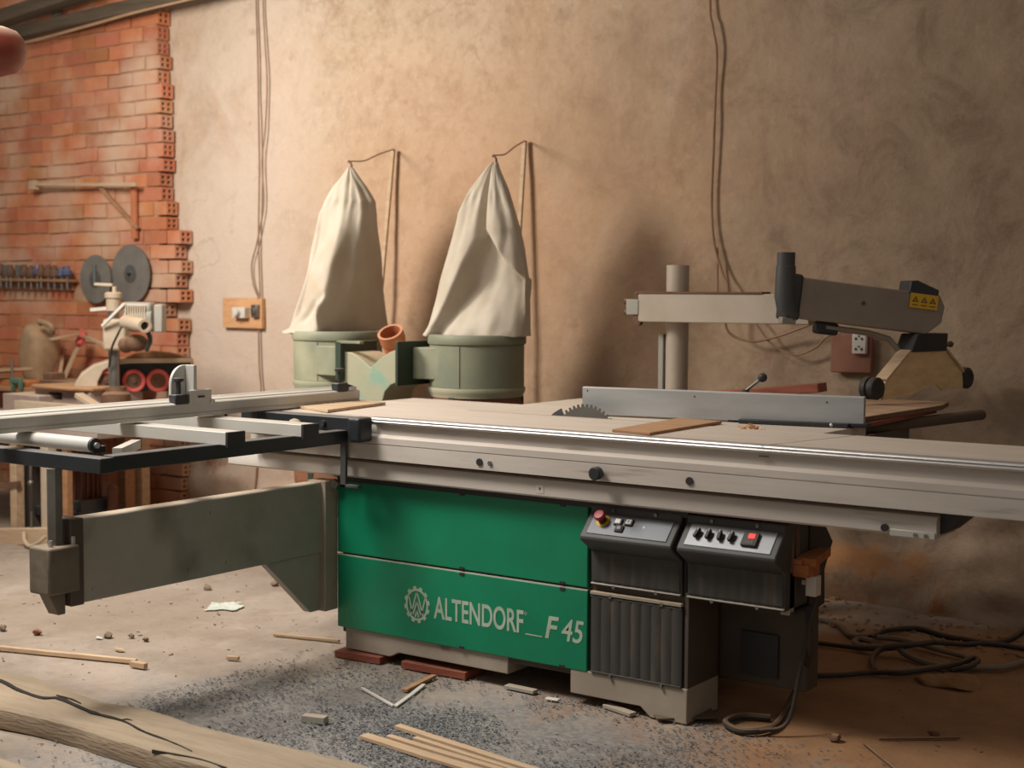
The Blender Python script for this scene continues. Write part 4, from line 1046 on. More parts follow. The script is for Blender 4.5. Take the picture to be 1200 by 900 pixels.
# wooden bracket fixed to the brick
br = thing('wall_bracket', 'wooden bracket with a long horizontal arm on the brick wall', 'bracket', (-7.2,5.76,2.0))
mb = MB(); mb.bar((-7.7801, 5.7, 2.027), (-6.7893, 5.7, 1.986), .028, .022); mb.build('arm', M['pale_wood'], br, bev=.003)
mb = MB(); q = Vector((-7.7629, 5.7, 2.0236)); mb.box(q.x-.03,q.x+.025,5.68,5.72,q.z-.032,q.z+.028); mb.build('end_block', M['pale_wood'], br, bev=.004)
mb = MB(); mb.bar((-7.1888, 5.72, 2.0156), (-6.8515, 5.755, 1.7302), .02, .022, up=(0,1,0)); mb.build('brace', M['wood'], br, bev=.003)
mb = MB(); mb.bar((-6.8901, 5.765, 1.9813), (-6.8876, 5.765, 1.6701), .04, .025, up=(0,1,0)); mb.build('wall_strip', M['terra'], br, bev=.003)

# router bit rack
rk = thing('bit_rack', 'narrow wooden ledge on the brick wall crowded with cutter bits', 'tool rack', (-7.9,5.75,1.44))
mb = MB(); mb.bar((-8.5357, 5.72, 1.4306), (-7.4303, 5.72, 1.4189), .10, .016); mb.bar((-8.6187, 5.775, 1.4027), (-7.4856, 5.775, 1.3927), .02, .07); mb.build('ledge', M['wood'], rk, bev=.002)
def cutter(kind, m, mk):
    t = thing('cutter_bit', mk, 'cutter bit', (0,0,0), 'cutter bits on the wall ledge')
    b = MB(); b.cyl((0,0,-.075),(0,0,.0),.008,n=12); b.build('shank', M['steel'], t)
    b = MB()
    if kind == 0: b.lathe([(.008,0),(.026,.004),(.029,.03),(.018,.06),(.012,.075),(0,.075)], (0,0,0), n=14)
    elif kind == 1: b.lathe([(.008,0),(.023,.002),(.023,.07),(0,.07)], (0,0,0), n=8)
    else: b.lathe([(.008,0),(.016,.004),(.028,.016),(.030,.04),(.018,.05),(.016,.07),(0,.07)], (0,0,0), n=10)
    b.build('cutter', m, t, flat=True)
    return t
GEN = 'small dusty cutter bit on the crowded ledge of the brick wall'
protos = [cutter(0, M['rust'], GEN), cutter(1, M['steel'], GEN), cutter(2, M['bluebit'], 'blue-grey cutter bit on the brick wall ledge')]
e0_, e1_ = Vector((-8.1919, 5.69, 1.4466)), Vector((-7.4076, 5.69, 1.4344))
rr = random.Random(11); first = [True]*3
for i in range(13):
    k = rr.choice((0,0,1)) if i not in (7,11,12) else 2
    p = e0_.lerp(e1_, (i+.5)/13) + Vector((0, rr.uniform(-.02,.01), rr.uniform(.0,.012)))
    lb = GEN if k != 2 else {7:'blue-grey cutter bit in the middle of the brick wall ledge',11:'blue-grey cutter bit second from the right end of the ledge',12:'blue-grey cutter bit at the right end of the ledge'}[i]
    if first[k]: o = protos[k]; first[k] = False; o.location = p; o['label'] = lb
    else: o = copy_tree(protos[k], p, rr.uniform(0,6), lb)

# round red-brown lamp at the upper left edge
lp = thing('hanging_lamp', 'rounded red-brown lamp shade hanging at the upper left corner', 'lamp', (-4.946, 3.4, 2.2881))
lc = Vector((-4.946, 3.4, 2.2881))
mb = MB(); mb.lathe([(.0,.10),(.08,.096),(.125,.085),(.152,.06),(.168,.01),(.162,-.035),(.135,-.072),(.08,-.094),(0,-.10)], lc, (.12,0,1), 40); mb.build('shade', M['lamp'], lp)
mb = MB(); mb.tube([lc+Vector((0,0,.08)), lc+Vector((0,0,.9))], .006, 8); mb.build('cord', M['cable'], lp)

# ================================================================== left background: spindle moulder with power feeder, clutter
hd = math.radians(52); fx = Vector((math.cos(hd), math.sin(hd), 0)); fy = Vector((fx.y, -fx.x, 0)); UP = Vector((0,0,1))
FC = Vector((-6.3283, 5.25, 0.8625))
def fp(t, s_, z): return FC + fx*t + fy*s_ + UP*z
def fprism(b, poly, s0, s1):
    A = [b.bm.verts.new(fp(t, s0, z)) for t, z in poly]; B = [b.bm.verts.new(fp(t, s1, z)) for t, z in poly]
    b._f(A); b._f(B[::-1])
    for i in range(len(poly)): b._f([A[i], B[i], B[(i+1)%len(poly)], A[(i+1)%len(poly)]])
pf = thing('power_feeder', 'cream power feeder with red rubber wheels behind the crosscut fence', 'power feeder', (FC.x, FC.y, .64))
mb = MB()
shell = [(.34,.125),(.0,.125),(-.10,.118),(-.19,.09),(-.255,.045),(-.29,-.01),(-.295,-.06),(-.27,-.09),(-.17,-.10),(-.17,.0),(-.14,.06),(-.09,.092),(.0,.10),(.34,.10)]
fprism(mb, shell, -.10, .085)
mb.build('housing', M['cream'], pf, bev=.006)
mb = MB(); fprism(mb, [(.33,.10),(-.06,.10),(-.15,.03),(-.16,-.06),(.33,-.06)], -.09, .03); mb.build('wheel_bay', M['black'], pf)
mb = MB(); fprism(mb, [(.34,.126),(-.02,.126),(.03,.15),(.12,.165),(.22,.155)], -.07, .05); mb.build('top_dust_cover', M['wood'], pf, bev=.006)
for i, t in enumerate((-.125, .02, .15, .275)):
    cw = fp(t, .045, .002)
    b = MB(); b.lathe([(.042,-.02),(.058,-.022),(.064,-.015),(.064,.015),(.058,.022),(.042,.02)], cw, fy, 36, close=True); wh = b.build('wheel', M['redwheel'], pf)
    b = MB(); b.lathe([(0,-.015),(.043,-.015),(.043,.012),(.016,.014),(.014,.024),(0,.024)], cw, fy, 24); b.build('wheel_hub', M['rust'], wh)
mb = MB(); fprism(mb, [(-.02,-.06),(.02,-.06),(.02,-.22),(-.02,-.22)], -.06, .0); mb.build('foot', M['cream'], pf)
mb = MB(); fprism(mb, [(.20,-.06),(.23,-.06),(.23,-.22),(.20,-.22)], -.06, .0); mb.build('foot', M['cream'], pf)
# stand column with gear head and motor
CC = Vector((-6.274, 5.1, 0.8531))
mb = MB(); mb.lathe([(.085,.64),(.085,.80),(.062,.815),(.058,.84),(.0,.84)], (CC.x,CC.y,0), n=28); mb.jitter(.004, 14); mb.build('column_base', M['rust'], pf)
mb = MB(); mb.cyl((CC.x,CC.y,.83),(CC.x,CC.y,1.345),.030,n=24); col_ = mb.build('column', M['steel'], pf)
mb = MB(); mb.lathe([(.032,1.25),(.038,1.25),(.038,1.318),(.046,1.32),(.046,1.345),(.034,1.352),(0,1.352)], (CC.x,CC.y,0), n=28); mb.build('column_cap', M['cream'], col_)
hc = Vector((-6.2644, 5.1, 1.371))
g1 = Vector((-6.3774, 5.06, 1.3936)); g0 = Vector((-6.2782, 5.1, 1.3894))
mb = MB(); mb.cyl(hc-UP*.05, hc+UP*.01, .012, n=12); mb.bar(g0, g1, .022, .016); mb.build('crank', M['cream'], col_, bev=.003)
mb = MB(); mb.cyl(g1, g1+UP*.105, .0115, n=14); mb.build('crank_grip', M['boxgrey'], col_)
mb = MB(); mb.bar((-6.4343, 5.08, 1.2541), (-6.2946, 5.1, 1.2648), .02, .018); mb.build('clamp_handle', M['white'], col_)
mb = MB(); mb.obox((-6.2479, 5.1, 1.1224), rv*.062, (fw.x*.06,fw.y*.06,0), UP*.085); mb.build('slide_head', M['cream'], pf, bev=.015)
mb = MB(); mb.bar((-6.2428, 5.0, 1.1702), (-6.085, 5.02, 1.29), .014, .014); mb.build('lock_lever', M['white'], col_)
HR = Vector((rv.x, rv.y, 0)).normalized(); HF = Vector((fw.x, fw.y, 0)).normalized()
mc = Vector((-6.0897, 5.12, 1.2167))
mb = MB(); mb.lathe([(0,-.075),(.06,-.075),(.074,-.06),(.078,-.03),(.078,.05),(.07,.075),(.045,.085),(0,.085)], mc+HR*.005, HR, 28); mt = mb.build('motor', M['armgrey'], pf)
mb = MB()
for k in range(9): mb.obox(mc + HR*(-.05+k*.0125) - HF*.066 + UP*.02, HR*.003, HF*.016, UP*.045)
mb.build('cooling_fin', M['cream'], mt)
mb = MB(); mb.obox(mc + UP*.052 + HR*.0, HR*.082, HF*.07, UP*.030); mb.build('motor_cover', M['armgrey'], mt, bev=.02, seg=3)
mb = MB(); mb.obox(Vector((-5.9318, 5.13, 1.2143)), HR*.022, HF*.05, UP*.073); mb.build('terminal_box', M['armgrey'], mt, bev=.006)
p0_, p1_ = Vector((-6.0798, 5.02, 1.1953)), Vector((-5.8065, 4.92, 1.1792))
mb = MB(); axq = (p1_-p0_).normalized(); Lq = (p1_-p0_).length
mb.lathe([(.034,0),(.036,.02),(.036,Lq),(.022,Lq),(.022,Lq-.06),(0,Lq-.06)], p0_, axq, 26); mb.build('cross_arm', M['cream'], pf)
mb = MB(); mb.lathe([(0,Lq-.03),(.023,Lq-.03)], p0_, axq, 20); mb.build('arm_bore', M['black'], pf)
mb = MB(); mb.ball((-6.0649, 5.08, 1.0813), .062, 18, (1.15,.9,.75)); mb.ball((-6.1719, 5.1, 1.0689), .045, 16); mb.build('gear_case', M['rust'], pf)
mb = MB(); mb.tube(smooth_path([(-5.8879, 5.0, 1.1587), (-5.8622, 5.0, 1.106), (-5.9249, 5.03, 1.0502)]), .012, 10); mb.build('hose', M['boxgrey'], pf)
mb = MB(); mb.tube(smooth_path([(-6.0866, 5.02, 1.1997), (-6.1063, 4.99, 1.1277), (-6.193, 5.02, 1.0523), (-6.253, 5.05, 0.9486)]), .006, 8); mb.build('motor_cable', M['cable'], pf)

# spindle moulder table with its fence hood
sm_ = thing('spindle_moulder', 'mauve-grey spindle moulder with square black window behind the crosscut fence', 'machine', (-6.8,4.9,0))
mb = MB(); mb.box(-7.62,-5.95,4.72,5.40,.60,.64); mb.build('table', M['mauve'], sm_, bev=.005)
mb = MB(); a_, b_ = (-6.9152, 0.7867), (-6.5997, 0.6662); mb.box(a_[0], b_[0], 4.85, 5.2, .64, a_[1]); mb.build('fence_plate', M['mauve'], sm_, bev=.004)
mb = MB(); a_, b_ = (-6.7154, 0.7611), (-6.0568, 0.6995); mb.box(a_[0], b_[0], 4.78, 4.83, .64, a_[1]); mb.build('fence_rail', M['cream'], sm_, bev=.003)
hx0, hx1, hz0, hz1 = (-6.7622, 0.8119)[0], (-6.2853, 0.8325)[0], .64, (-6.6193, 0.8181)[1]
w0, w1 = (-6.642, 0.803), (-6.5246, 0.7616)
mb = MB(); mb.box(hx0,w0[0],4.95,5.3,hz0,hz1); mb.box(w1[0],hx1,4.95,5.3,hz0,hz1); mb.box(w0[0],w1[0],4.95,5.3,w0[1],hz1); mb.box(w0[0],w1[0],4.95,5.3,hz0,w1[1]); mb.build('hood', M['mauve'], sm_)
mb = MB(); mb.box(w0[0]-.01,w1[0]+.01,5.05,5.06,hz0,hz1-.01); mb.build('hood_window', M['black'], sm_)
mb = MB(); b = [(hx0-.01,4.93),(hx0+.08,4.90),(hx1-.1,4.90),(hx1+.02,4.95),(hx1,5.2),(hx0+.3,5.36),(hx0+.02,5.25)]; mb.prism(b, 'z', hz1, hz1+.022); mb.build('hood_top', M['wood'], sm_, bev=.008)
mb = MB(); mb.bar((-6.2956, 4.88, 0.8039), (-6.1244, 4.86, 0.7545), .05, .028); mb.build('deflector', M['cream'], sm_, bev=.004)
mb = MB(); mb.lathe([(.0,-.16),(.10,-.16),(.105,-.14),(.105,.15),(.085,.17),(0,.17)], (-6.52,5.05,.33), n=26)
for k in range(22):
    a = 2*PI*k/22; mb.obox((-6.52+.112*math.cos(a),5.05+.112*math.sin(a),.34),(.010*math.cos(a),.010*math.sin(a),0),(-.004*math.sin(a),.004*math.cos(a),0),(0,0,.13))
mb.build('motor', M['brownmet'], sm_)
mb = MB(); mb.box(-6.72,-6.34,4.9,5.2,.12,.17); mb.box(-6.5,-6.34,4.92,5.15,.17,.22); mb.build('motor_plate', M['black'], sm_, bev=.004)
def leg_(px, w_, y, zt=.755):
    pass
for (xx, yy, ww, m_, nm) in (((-6.7268, 0.335)[0],4.8,.055,'pale_wood','leg'),((-6.3846, 0.3673)[0],4.75,.06,'cream','leg'),((-6.2935, 0.3694)[0],4.8,.04,'wood','leg'),((-6.4878, 0.2978)[0],5.35,.07,'wood','leg'),((-6.468, 0.2891)[0],5.45,.06,'pale_wood','leg'),((-6.7822, 0.3153)[0],4.95,.13,'darkbody','inner_panel')):
    mb = MB(); mb.box(xx-ww/2,xx+ww/2,yy-ww/2,yy+ww/2,0,.601); mb.build(nm, M[m_], sm_, bev=.004)
mb = MB(); mb.bar((-7.0087, 4.72, -0.0079), (-6.3158, 4.72, 0.0684), .06, .09); mb.build('foot_rail', M['pale_wood'], sm_, bev=.005)
mb = MB(); mb.bar((-6.9656, 4.75, 0.2689), (-6.6845, 4.78, 0.3078), .03, .03); mb.build('side_rod', M['rust'], sm_)
mb = MB(); mb.cyl((-6.4941, 4.72, 0.4485), (-6.4967, 4.72, 0.3478), .007, n=10); mb.ball((-6.4971, 4.72, 0.334), .016, 12); mb.cyl((-6.4937, 4.72, 0.1786), (-6.4965, 4.72, 0.0681), .006, n=10); mb.build('adjusting_rod', M['steel'], sm_)
mb = MB(); mb.tube(smooth_path([(-6.5073, 4.68, 0.0724), (-6.4734, 4.66, 0.0329), (-6.4027, 4.64, 0.0159), (-6.3302, 4.64, 0.0417), (-6.2922, 4.66, 0.0789)]), .011, 8); mb.build('foot_lever', M['cream'], sm_)
mb = MB(); mb.bar((-6.3189, 5.1, 0.3555), (-6.3257, 5.2, 0.4209), .012, .012); mb.cyl((-6.299, 5.1, 0.2726), (-6.3013, 5.1, 0.1502), .03, n=14); mb.ball((-6.299, 5.1, 0.2726), .032, 14); mb.build('pipe_fitting', M['brownmet'], sm_)

# ground clutter behind the moulder
def leaning(p0, p1, w_, h_, m, name, label, cat):
    b = MB(); b.bar(p0, p1, w_, h_, up=(0,1,0)); solo(b, name, M[m], p0, label, cat, bev=.003)
leaning((-7.1895, 5.45, 0.7984), (-7.2788, 5.68, 1.0833), .028, .02, 'stick', 'lever_stick', 'long slanting grey stick with a pink wrapped top behind the moulder', 'stick')
mb = MB(); mb.bar((-7.2179, 5.6, 1.0292), (-7.2342, 5.655, 1.1005), .045, .04); solo(mb, 'pink_cloth_wrap', M['redwheel'], (-7.2179, 5.6, 1.0292), 'pink-red wrap around the top of the slanting stick', 'cloth', bev=.01)
leaning((-7.1939, 5.62, 1.0812), (-6.5898, 5.3, 1.0482), .02, .018, 'pale_wood', 'thin_batten', 'pale thin batten sloping from the stick to the feeder column', 'batten')
leaning((-7.2703, 5.45, 0.8157), (-7.5241, 5.72, 0.9754), .05, .03, 'redwood', 'wood_offcut', 'red-brown offcut leaning on the brick beside the slanting stick', 'offcut')
leaning((-7.1471, 5.4, 0.8229), (-7.3755, 5.6, 0.9412), .03, .02, 'pale_wood', 'wood_offcut', 'short pale offcut leaning against the red-brown offcut', 'offcut')
mb = MB(); mb.box((-7.1741, 0.8315)[0], (-6.8664, 0.8437)[0], 5.28, 5.5, .792, (-7.0594, 0.832)[1]); mb.box((-7.1654, 0.8571)[0], (-7.0854, 0.8601)[0], 5.30, 5.4, .792, (-7.1249, 0.8737)[1]); solo(mb, 'steel_vise', M['rust'], (-7.0896, 5.35, 0.7973), 'rusty flat steel bracket on the moulder table behind the hood', 'bracket', bev=.004)
bn = thing('workbench', 'low wooden bench along the brick wall behind the moulder', 'bench', (-7.6,5.5,0))
mb = MB(); mb.box(-8.7,-6.72,5.19,5.76,.762,.792); mb.build('bench_top', M['wood'], bn, bev=.004)
for xx in (-8.6,-6.82):
    for yy in (5.26,5.70):
        mb = MB(); mb.box(xx-.035,xx+.035,yy-.035,yy+.035,0,.762); mb.build('leg', M['wood'], bn, bev=.004)
# jug
jg = thing('plastic_jug', 'dusty brown plastic jug with a handle hole standing by the bricks', 'jug', (-7.4113, 5.45, 0.7788))
mb = MB(); jb = Vector((-7.5443, 5.56, 0.7518)); 
def sec(z, a_, b_, cx_, n=28):
    return [mb.bm.verts.new((jb.x+cx_+.01 + .68*a_*math.copysign(abs(math.cos(2*PI*k/n))**.7, math.cos(2*PI*k/n)), jb.y + b_*math.copysign(abs(math.sin(2*PI*k/n))**.7, math.sin(2*PI*k/n)), jb.z+z)) for k in range(n)]
S_ = [sec(z,a_,b_,c_) for z,a_,b_,c_ in ((0,.06,.06,.02),(.05,.11,.09,.0),(.13,.155,.11,-.01),(.22,.165,.115,-.005),(.29,.15,.11,.0),(.34,.12,.10,-.01),(.375,.08,.08,-.03),(.395,.05,.05,-.05),(.40,.02,.02,-.05))]
for A, B in zip(S_, S_[1:]):
    for k in range(28): mb._f([A[k], A[(k+1)%28], B[(k+1)%28], B[k]])
mb._f(S_[0][::-1]); mb._f(S_[-1])
mb.build('body', M['jug'], jg)
mb = MB(); mb.tube(smooth_path([(-7.4205, 5.47, 1.1678), (-7.3276, 5.45, 1.1592), (-7.2709, 5.45, 1.1345), (-7.2985, 5.47, 1.0976)]), .017, 10); mb.build('handle', M['jug'], jg)
mb = MB(); mb.ball((-7.4041, 5.47, 1.1577), .02, 12, (1.2,.5,.8)); mb.build('handle_hole', M['darkbody'], jg)
mb = MB(); mb.bar((-7.2302, 5.4, 1.0648), (-7.1907, 5.58, 1.0977), .05, .014); solo(mb, 'thin_board', M['stick'], (-7.2302, 5.4, 1.0648), 'thin dusty board resting across the jug and the slanting stick', 'board', bev=.003)
mb = MB(); a_, b_ = (-7.5378, 0.8269), (-7.1699, 0.7012); mb.box(a_[0], b_[0], 5.2, 5.34, .792, a_[1]); bx_ = solo(mb, 'wooden_box', M['orangewood'], (a_[0], 5.2, .792), 'orange wooden box at the left edge carrying a green clamp', 'box', bev=.004)
gc = thing('green_clamp', 'small green clamp hooked on the orange wooden box', 'clamp', (-7.2272, 5.15, 0.8014))
mb = MB(); mb.bar((-7.273, 5.16, 0.8291), (-7.1756, 5.16, 0.833), .03, .028); mb.bar((-7.2567, 5.16, 0.8297), (-7.2584, 5.16, 0.7645), .018, .018, up=(0,1,0)); mb.bar((-7.1837, 5.16, 0.8327), (-7.1851, 5.16, 0.7777), .022, .022, up=(0,1,0)); mb.build('frame', M['greenclamp'], gc, bev=.004)
mb = MB(); mb.cyl((-7.2655, 5.16, 0.9546), (-7.2567, 5.16, 0.8297), .008, n=10); mb.build('screw', M['steel'], gc)
mb = MB(); mb.bar((-7.6091, 5.25, 0.8632), (-7.3566, 5.25, 0.8877), .25, .02); solo(mb, 'dusty_board', M['stick'], (-7.5074, 5.25, 0.8618), 'dusty board lying above the orange box at the left edge', 'board', bev=.003)

# ================================================================== floor things
def gp(p, z=0): return Vector((p[0], p[1], z))
# big cracked slab in the left foreground
sl = thing('timber_slab', 'big weathered timber slab with a long split lying in the foreground', 'timber', (-3.5426, 2.9167, 0.0))
ZT = .062
back = [(-4.9409, 2.8608, 0.062), (-4.4953, 2.9169, 0.062), (-4.2141, 2.9268, 0.062), (-4.066, 2.9552, 0.062), (-3.8453, 2.9243, 0.062), (-3.6457, 2.9013, 0.062), (-3.4968, 2.9298, 0.062), (-3.3524, 2.9238, 0.062), (-3.2406, 2.9087, 0.062), (-3.0161, 2.9191, 0.062), (-2.7835, 2.925, 0.062), (-2.5601, 2.9252, 0.062), (-2.4225, 2.9058, 0.062)]
front = [(-4.503, 2.6045, 0.062), (-4.0677, 2.6367, 0.062), (-3.8398, 2.6646, 0.062), (-3.6939, 2.6825, 0.062), (-3.4967, 2.6879, 0.062), (-3.3291, 2.6783, 0.062), (-3.1973, 2.6773, 0.062), (-3.0589, 2.6663, 0.062), (-2.9478, 2.6754, 0.062), (-2.8059, 2.6833, 0.062), (-2.6005, 2.6682, 0.062), (-2.4291, 2.6768, 0.062), (-2.3021, 2.6949, 0.062)]
mb = MB(); rows_ = []
for (bk, fr) in zip(back, front):
    bk, fr = Vector(bk), Vector(fr); d = bk-fr
    r_ = [gp(fr, .0)+Vector((.0,-.004,0)), gp(fr, .03)+Vector((0,-.008,0)), gp(fr, ZT-.006)]
    for k in range(9): r_.append(gp(fr + d*(.03+.94*k/8), ZT + .004*noise.noise(Vector((fr.x*3, k*.7, 0)))))
    r_ += [gp(bk, ZT-.012), gp(bk, 0)+Vector((0,.02,0))]
    rows_.append([mb.bm.verts.new(p) for p in r_])
for A, B in zip(rows_, rows_[1:]):
    n = len(A)
    for k in range(n): mb._f([A[k], A[(k+1)%n], B[(k+1)%n], B[k]])
mb._f(rows_[0]); mb._f(rows_[-1][::-1])
sb_ = mb.build('slab', M['slabwood'], sl, ang=28)
def ribbon(pts, ws, z, name, m, parent):
    b = MB(); P_ = smooth_path([gp(p, z) for p in pts], 4); n = len(P_); pr = None
    L_, R_ = [], []
    for i, p in enumerate(P_):
        t = (P_[min(i+1,n-1)]-P_[max(i-1,0)]).normalized(); s_ = Vector((-t.y,t.x,0))
        f_ = i/(n-1)*(len(ws)-1); k = min(int(f_), len(ws)-2); w_ = ws[k]*(1-(f_-k))+ws[k+1]*(f_-k)
        w_ *= .7+.5*abs(noise.noise(Vector((i*.9,0,0))))*2
        L_.append((p+s_*w_, p-s_*w_))
    T = [(b.bm.verts.new(a), b.bm.verts.new(c)) for a, c in L_]; B_ = [(b.bm.verts.new(a-UP*.012), b.bm.verts.new(c-UP*.012)) for a, c in L_]
    for i in range(n-1):
        b._f([T[i][0],T[i][1],T[i+1][1],T[i+1][0]]); b._f([T[i][0],T[i+1][0],B_[i+1][0],B_[i][0]]); b._f([T[i][1],B_[i][1],B_[i+1][1],T[i+1][1]])
    return b.build(name, m, parent, flat=True)
ribbon([(-4.2545, 2.8556, 0.065), (-4.1113, 2.8549, 0.065), (-3.9648, 2.8224, 0.065), (-3.8325, 2.8098, 0.065), (-3.785, 2.8389, 0.065), (-3.6992, 2.8253, 0.065), (-3.5612, 2.8014, 0.065), (-3.4286, 2.8005, 0.065), (-3.2886, 2.767, 0.065), (-3.1617, 2.7502, 0.065), (-3.0381, 2.726, 0.065)], [.007,.008,.010,.011,.008,.005,.003,.0015], ZT+.0035, 'split', M['crack'], sl)
ribbon([(-3.8177, 2.8571, 0.065), (-3.7384, 2.8554, 0.065), (-3.6756, 2.8427, 0.065)], [.001,.003,.001], ZT+.0035, 'split', M['crack'], sl)
ribbon([(-3.1382, 2.6672, 0.066), (-3.057, 2.6802, 0.066), (-2.966, 2.6921, 0.066), (-2.8559, 2.6839, 0.066)], [.001,.003,.002,.003], ZT+.0035, 'split', M['crack'], sl)
ribbon([(-3.4348, 2.7959, 0.065), (-3.4286, 2.8167, 0.065), (-3.4038, 2.8188, 0.065)], [.002,.004,.001], ZT+.0035, 'split', M['crack'], sl)
mb = MB(); P_ = [(-3.9288, 2.3756, 0.05), (-3.4661, 2.4026, 0.05), (-3.225, 2.3931, 0.05), (-2.95, 2.1871, 0.05), (-3.2554, 1.9631, 0.05)]; mb.prism([(p[0],p[1]) for p in P_], 'z', 0, .05)
solo(mb, 'timber_slab', M['slabwood'], gp(P_[1]), 'corner of a second pale slab at the lower left corner', 'timber', bev=.006)

def stick(p0, p1, w_, h_, m, label, name='wood_stick', cat='stick', group=None, z=0):
    b = MB(); p0, p1 = gp(p0, h_/2+z+.001), gp(p1, h_/2+z+.001); b.bar(p0, p1, w_, h_); b.subdiv(.25).jitter(.0025, 5, p0.x)
    return solo(b, name, M[m], (p0.x, p0.y, z), label, cat, group, bev=.0015)
stick((-4.9045, 3.1836, 0.0), (-4.11, 3.4261, 0.0), .02, .016, 'pale_wood', 'long thin round stick on the floor left of the slab')
stick((-4.0964, 3.3913, 0.0), (-4.0266, 3.3989, 0.0), .02, .02, 'stick', 'short stub of wood at the tip of the long stick')
stick((-3.8911, 3.6649, 0.0), (-3.8468, 3.6825, 0.0), .015, .014, 'pale_wood', 'short pale peg alone on the floor below the swing arm')
stick((-4.0165, 4.0341, 0.0), (-3.7334, 4.1063, 0.0), .014, .010, 'stick', 'thin dusty stick on the floor near the left skid')
stick((-3.134, 3.2744, 0.0), (-3.0537, 3.2944, 0.0), .032, .022, 'armgrey', 'small grey block on the floor in front of the saw', 'grey_block', 'block')
stick((-3.2253, 3.6592, 0.0), (-3.0007, 3.5601, 0.0), .010, .008, 'white', 'thin white strip lying in the grey chips left arm of the V')
stick((-2.9962, 3.5634, 0.0), (-3.0809, 3.8195, 0.0), .016, .006, 'white', 'flat pale strip forming the right arm of the V in the chips')
stick((-3.0878, 3.7217, 0.0), (-3.1213, 3.9271, 0.0), .022, .010, 'wood', 'brown flat stick above the pale V strips near the plinth')
stick((-2.8383, 3.9725, 0.0), (-2.716, 3.9711, 0.0), .03, .012, 'armgrey', 'grey metal offcut on the floor under the green panel', 'metal_offcut', 'offcut')
stick((-2.6505, 3.9364, 0.0), (-2.6021, 3.9409, 0.0), .02, .006, 'white', 'small pale chip of wood right of the grey metal offcut', 'wood_chip', 'chip')
stick((-2.4395, 3.9751, 0.0), (-2.3135, 3.9378, 0.0), .03, .012, 'armgrey', 'grey strip tucked under the raised middle of the right foot', 'metal_offcut', 'offcut')
stick((-2.8615, 3.2579, 0.0), (-2.3041, 3.1904, 0.0), .036, .012, 'pale_wood', 'leftmost pale lath of the bunch at the bottom edge', 'wooden_lath', 'lath', 'laths at the bottom edge')
stick((-2.7953, 3.2962, 0.0), (-2.2959, 3.2404, 0.0), .022, .012, 'pale_wood', 'second pale lath from the left in the bunch at the bottom edge', 'wooden_lath', 'lath', 'laths at the bottom edge')
stick((-2.7219, 3.3295, 0.0), (-2.2848, 3.2664, 0.0), .018, .012, 'pale_wood', 'third lath from the left in the bunch at the bottom edge', 'wooden_lath', 'lath', 'laths at the bottom edge')
stick((-2.8407, 3.3908, 0.0), (-2.2184, 3.2974, 0.0), .026, .012, 'pale_wood', 'rightmost and longest lath of the bunch at the bottom edge', 'wooden_lath', 'lath', 'laths at the bottom edge')
stick((-1.5848, 4.1784, 0.0), (-1.3868, 4.3349, 0.0), .010, .006, 'rust', 'dark thin twig on the orange sawdust at the lower right', 'twig', 'twig')
stick((-1.6016, 4.104, 0.0), (-1.4394, 3.9335, 0.0), .010, .006, 'rust', 'dark short twig at the bottom right edge of the floor', 'twig', 'twig')
# shims under the skids
for p0, p1, lb in (((-3.5982, 3.9293, 0.0), (-3.3906, 3.9454, 0.0), 'red-brown board wedged under the left end of the skid'), ((-3.2974, 3.955, 0.0), (-3.0137, 3.965, 0.0), 'reddish board under the middle of the left skid'), ((-2.2149, 3.9193, 0.0), (-2.0663, 4.0516, 0.0), 'thin board under the corner of the right foot')):
    b = MB(); q0, q1 = gp(p0), gp(p1); d_ = (q1-q0).normalized(); s_ = Vector((-d_.y,d_.x,0))
    b.obox((q0+q1)/2 + s_*.06 + UP*.013, d_*((q1-q0).length/2), s_*.06, UP*(.013 if 'right' not in lb else .004))
    solo(b, 'wooden_shim', M['redwood'] if 'left' in lb else M['darkbody'], gp((q0+q1)/2), lb, 'board', bev=.002)
# rubble and scraps that can be counted
def lump(p, r, m, name, label, cat, seed, sq=(1,.8,.6), group=None):
    b = MB(); b.ball(gp(p, r*sq[2]*.8), r, 12, sq); b.jitter(r*.45, 1.1/r, seed); solo(b, name, M[m], gp(p), label, cat, group)
lump((-4.7849, 3.4966, 0.0), .02, 'redboard', 'brick_chip', 'small reddish brick chip on the floor at left', 'stone', 1)
lump((-4.9573, 3.4581, 0.0), .02, 'stone', 'stone', 'grey stone at the left edge of the floor', 'stone', 2)
lump((-4.5185, 3.6247, 0.0), .02, 'stone', 'stone', 'dark grey stone next to the white scraps on the floor', 'stone', 3)
lump((-4.5283, 3.5913, 0.0), .014, 'plasticw', 'white_scrap', 'white scrap next to the dark grey stone on the floor', 'scrap', 4, (1.4,.8,.3))
lump((-4.4437, 3.6804, 0.0), .014, 'stone', 'stone', 'middle pebble right of the dark grey stone', 'stone', 5)
lump((-4.3549, 3.6775, 0.0), .014, 'stone', 'stone', 'small dark pebble above the tip of the long stick', 'stone', 6)
lump((-4.8874, 4.4858, 0.0), .022, 'stone', 'stone', 'dark stone on the floor under the swing arm', 'stone', 7)
lump((-4.7106, 4.7385, 0.0), .02, 'stone', 'stone', 'brown stone on the floor beside the arm gusset', 'stone', 8)
lump((-4.3094, 3.5118, 0.0), .017, 'pale_wood', 'wood_chip', 'pale wood chip just above the long stick', 'chip', 9, (1.5,.7,.4))
lump((-1.6912, 4.0895, 0.0), .02, 'rust', 'stone', 'dark lump on the orange sawdust at the lower right', 'stone', 10)
lump((-1.4641, 4.3202, 0.0), .014, 'rust', 'stone', 'curled dark scrap on the floor at the right', 'scrap', 12, (1.5,.5,.8))
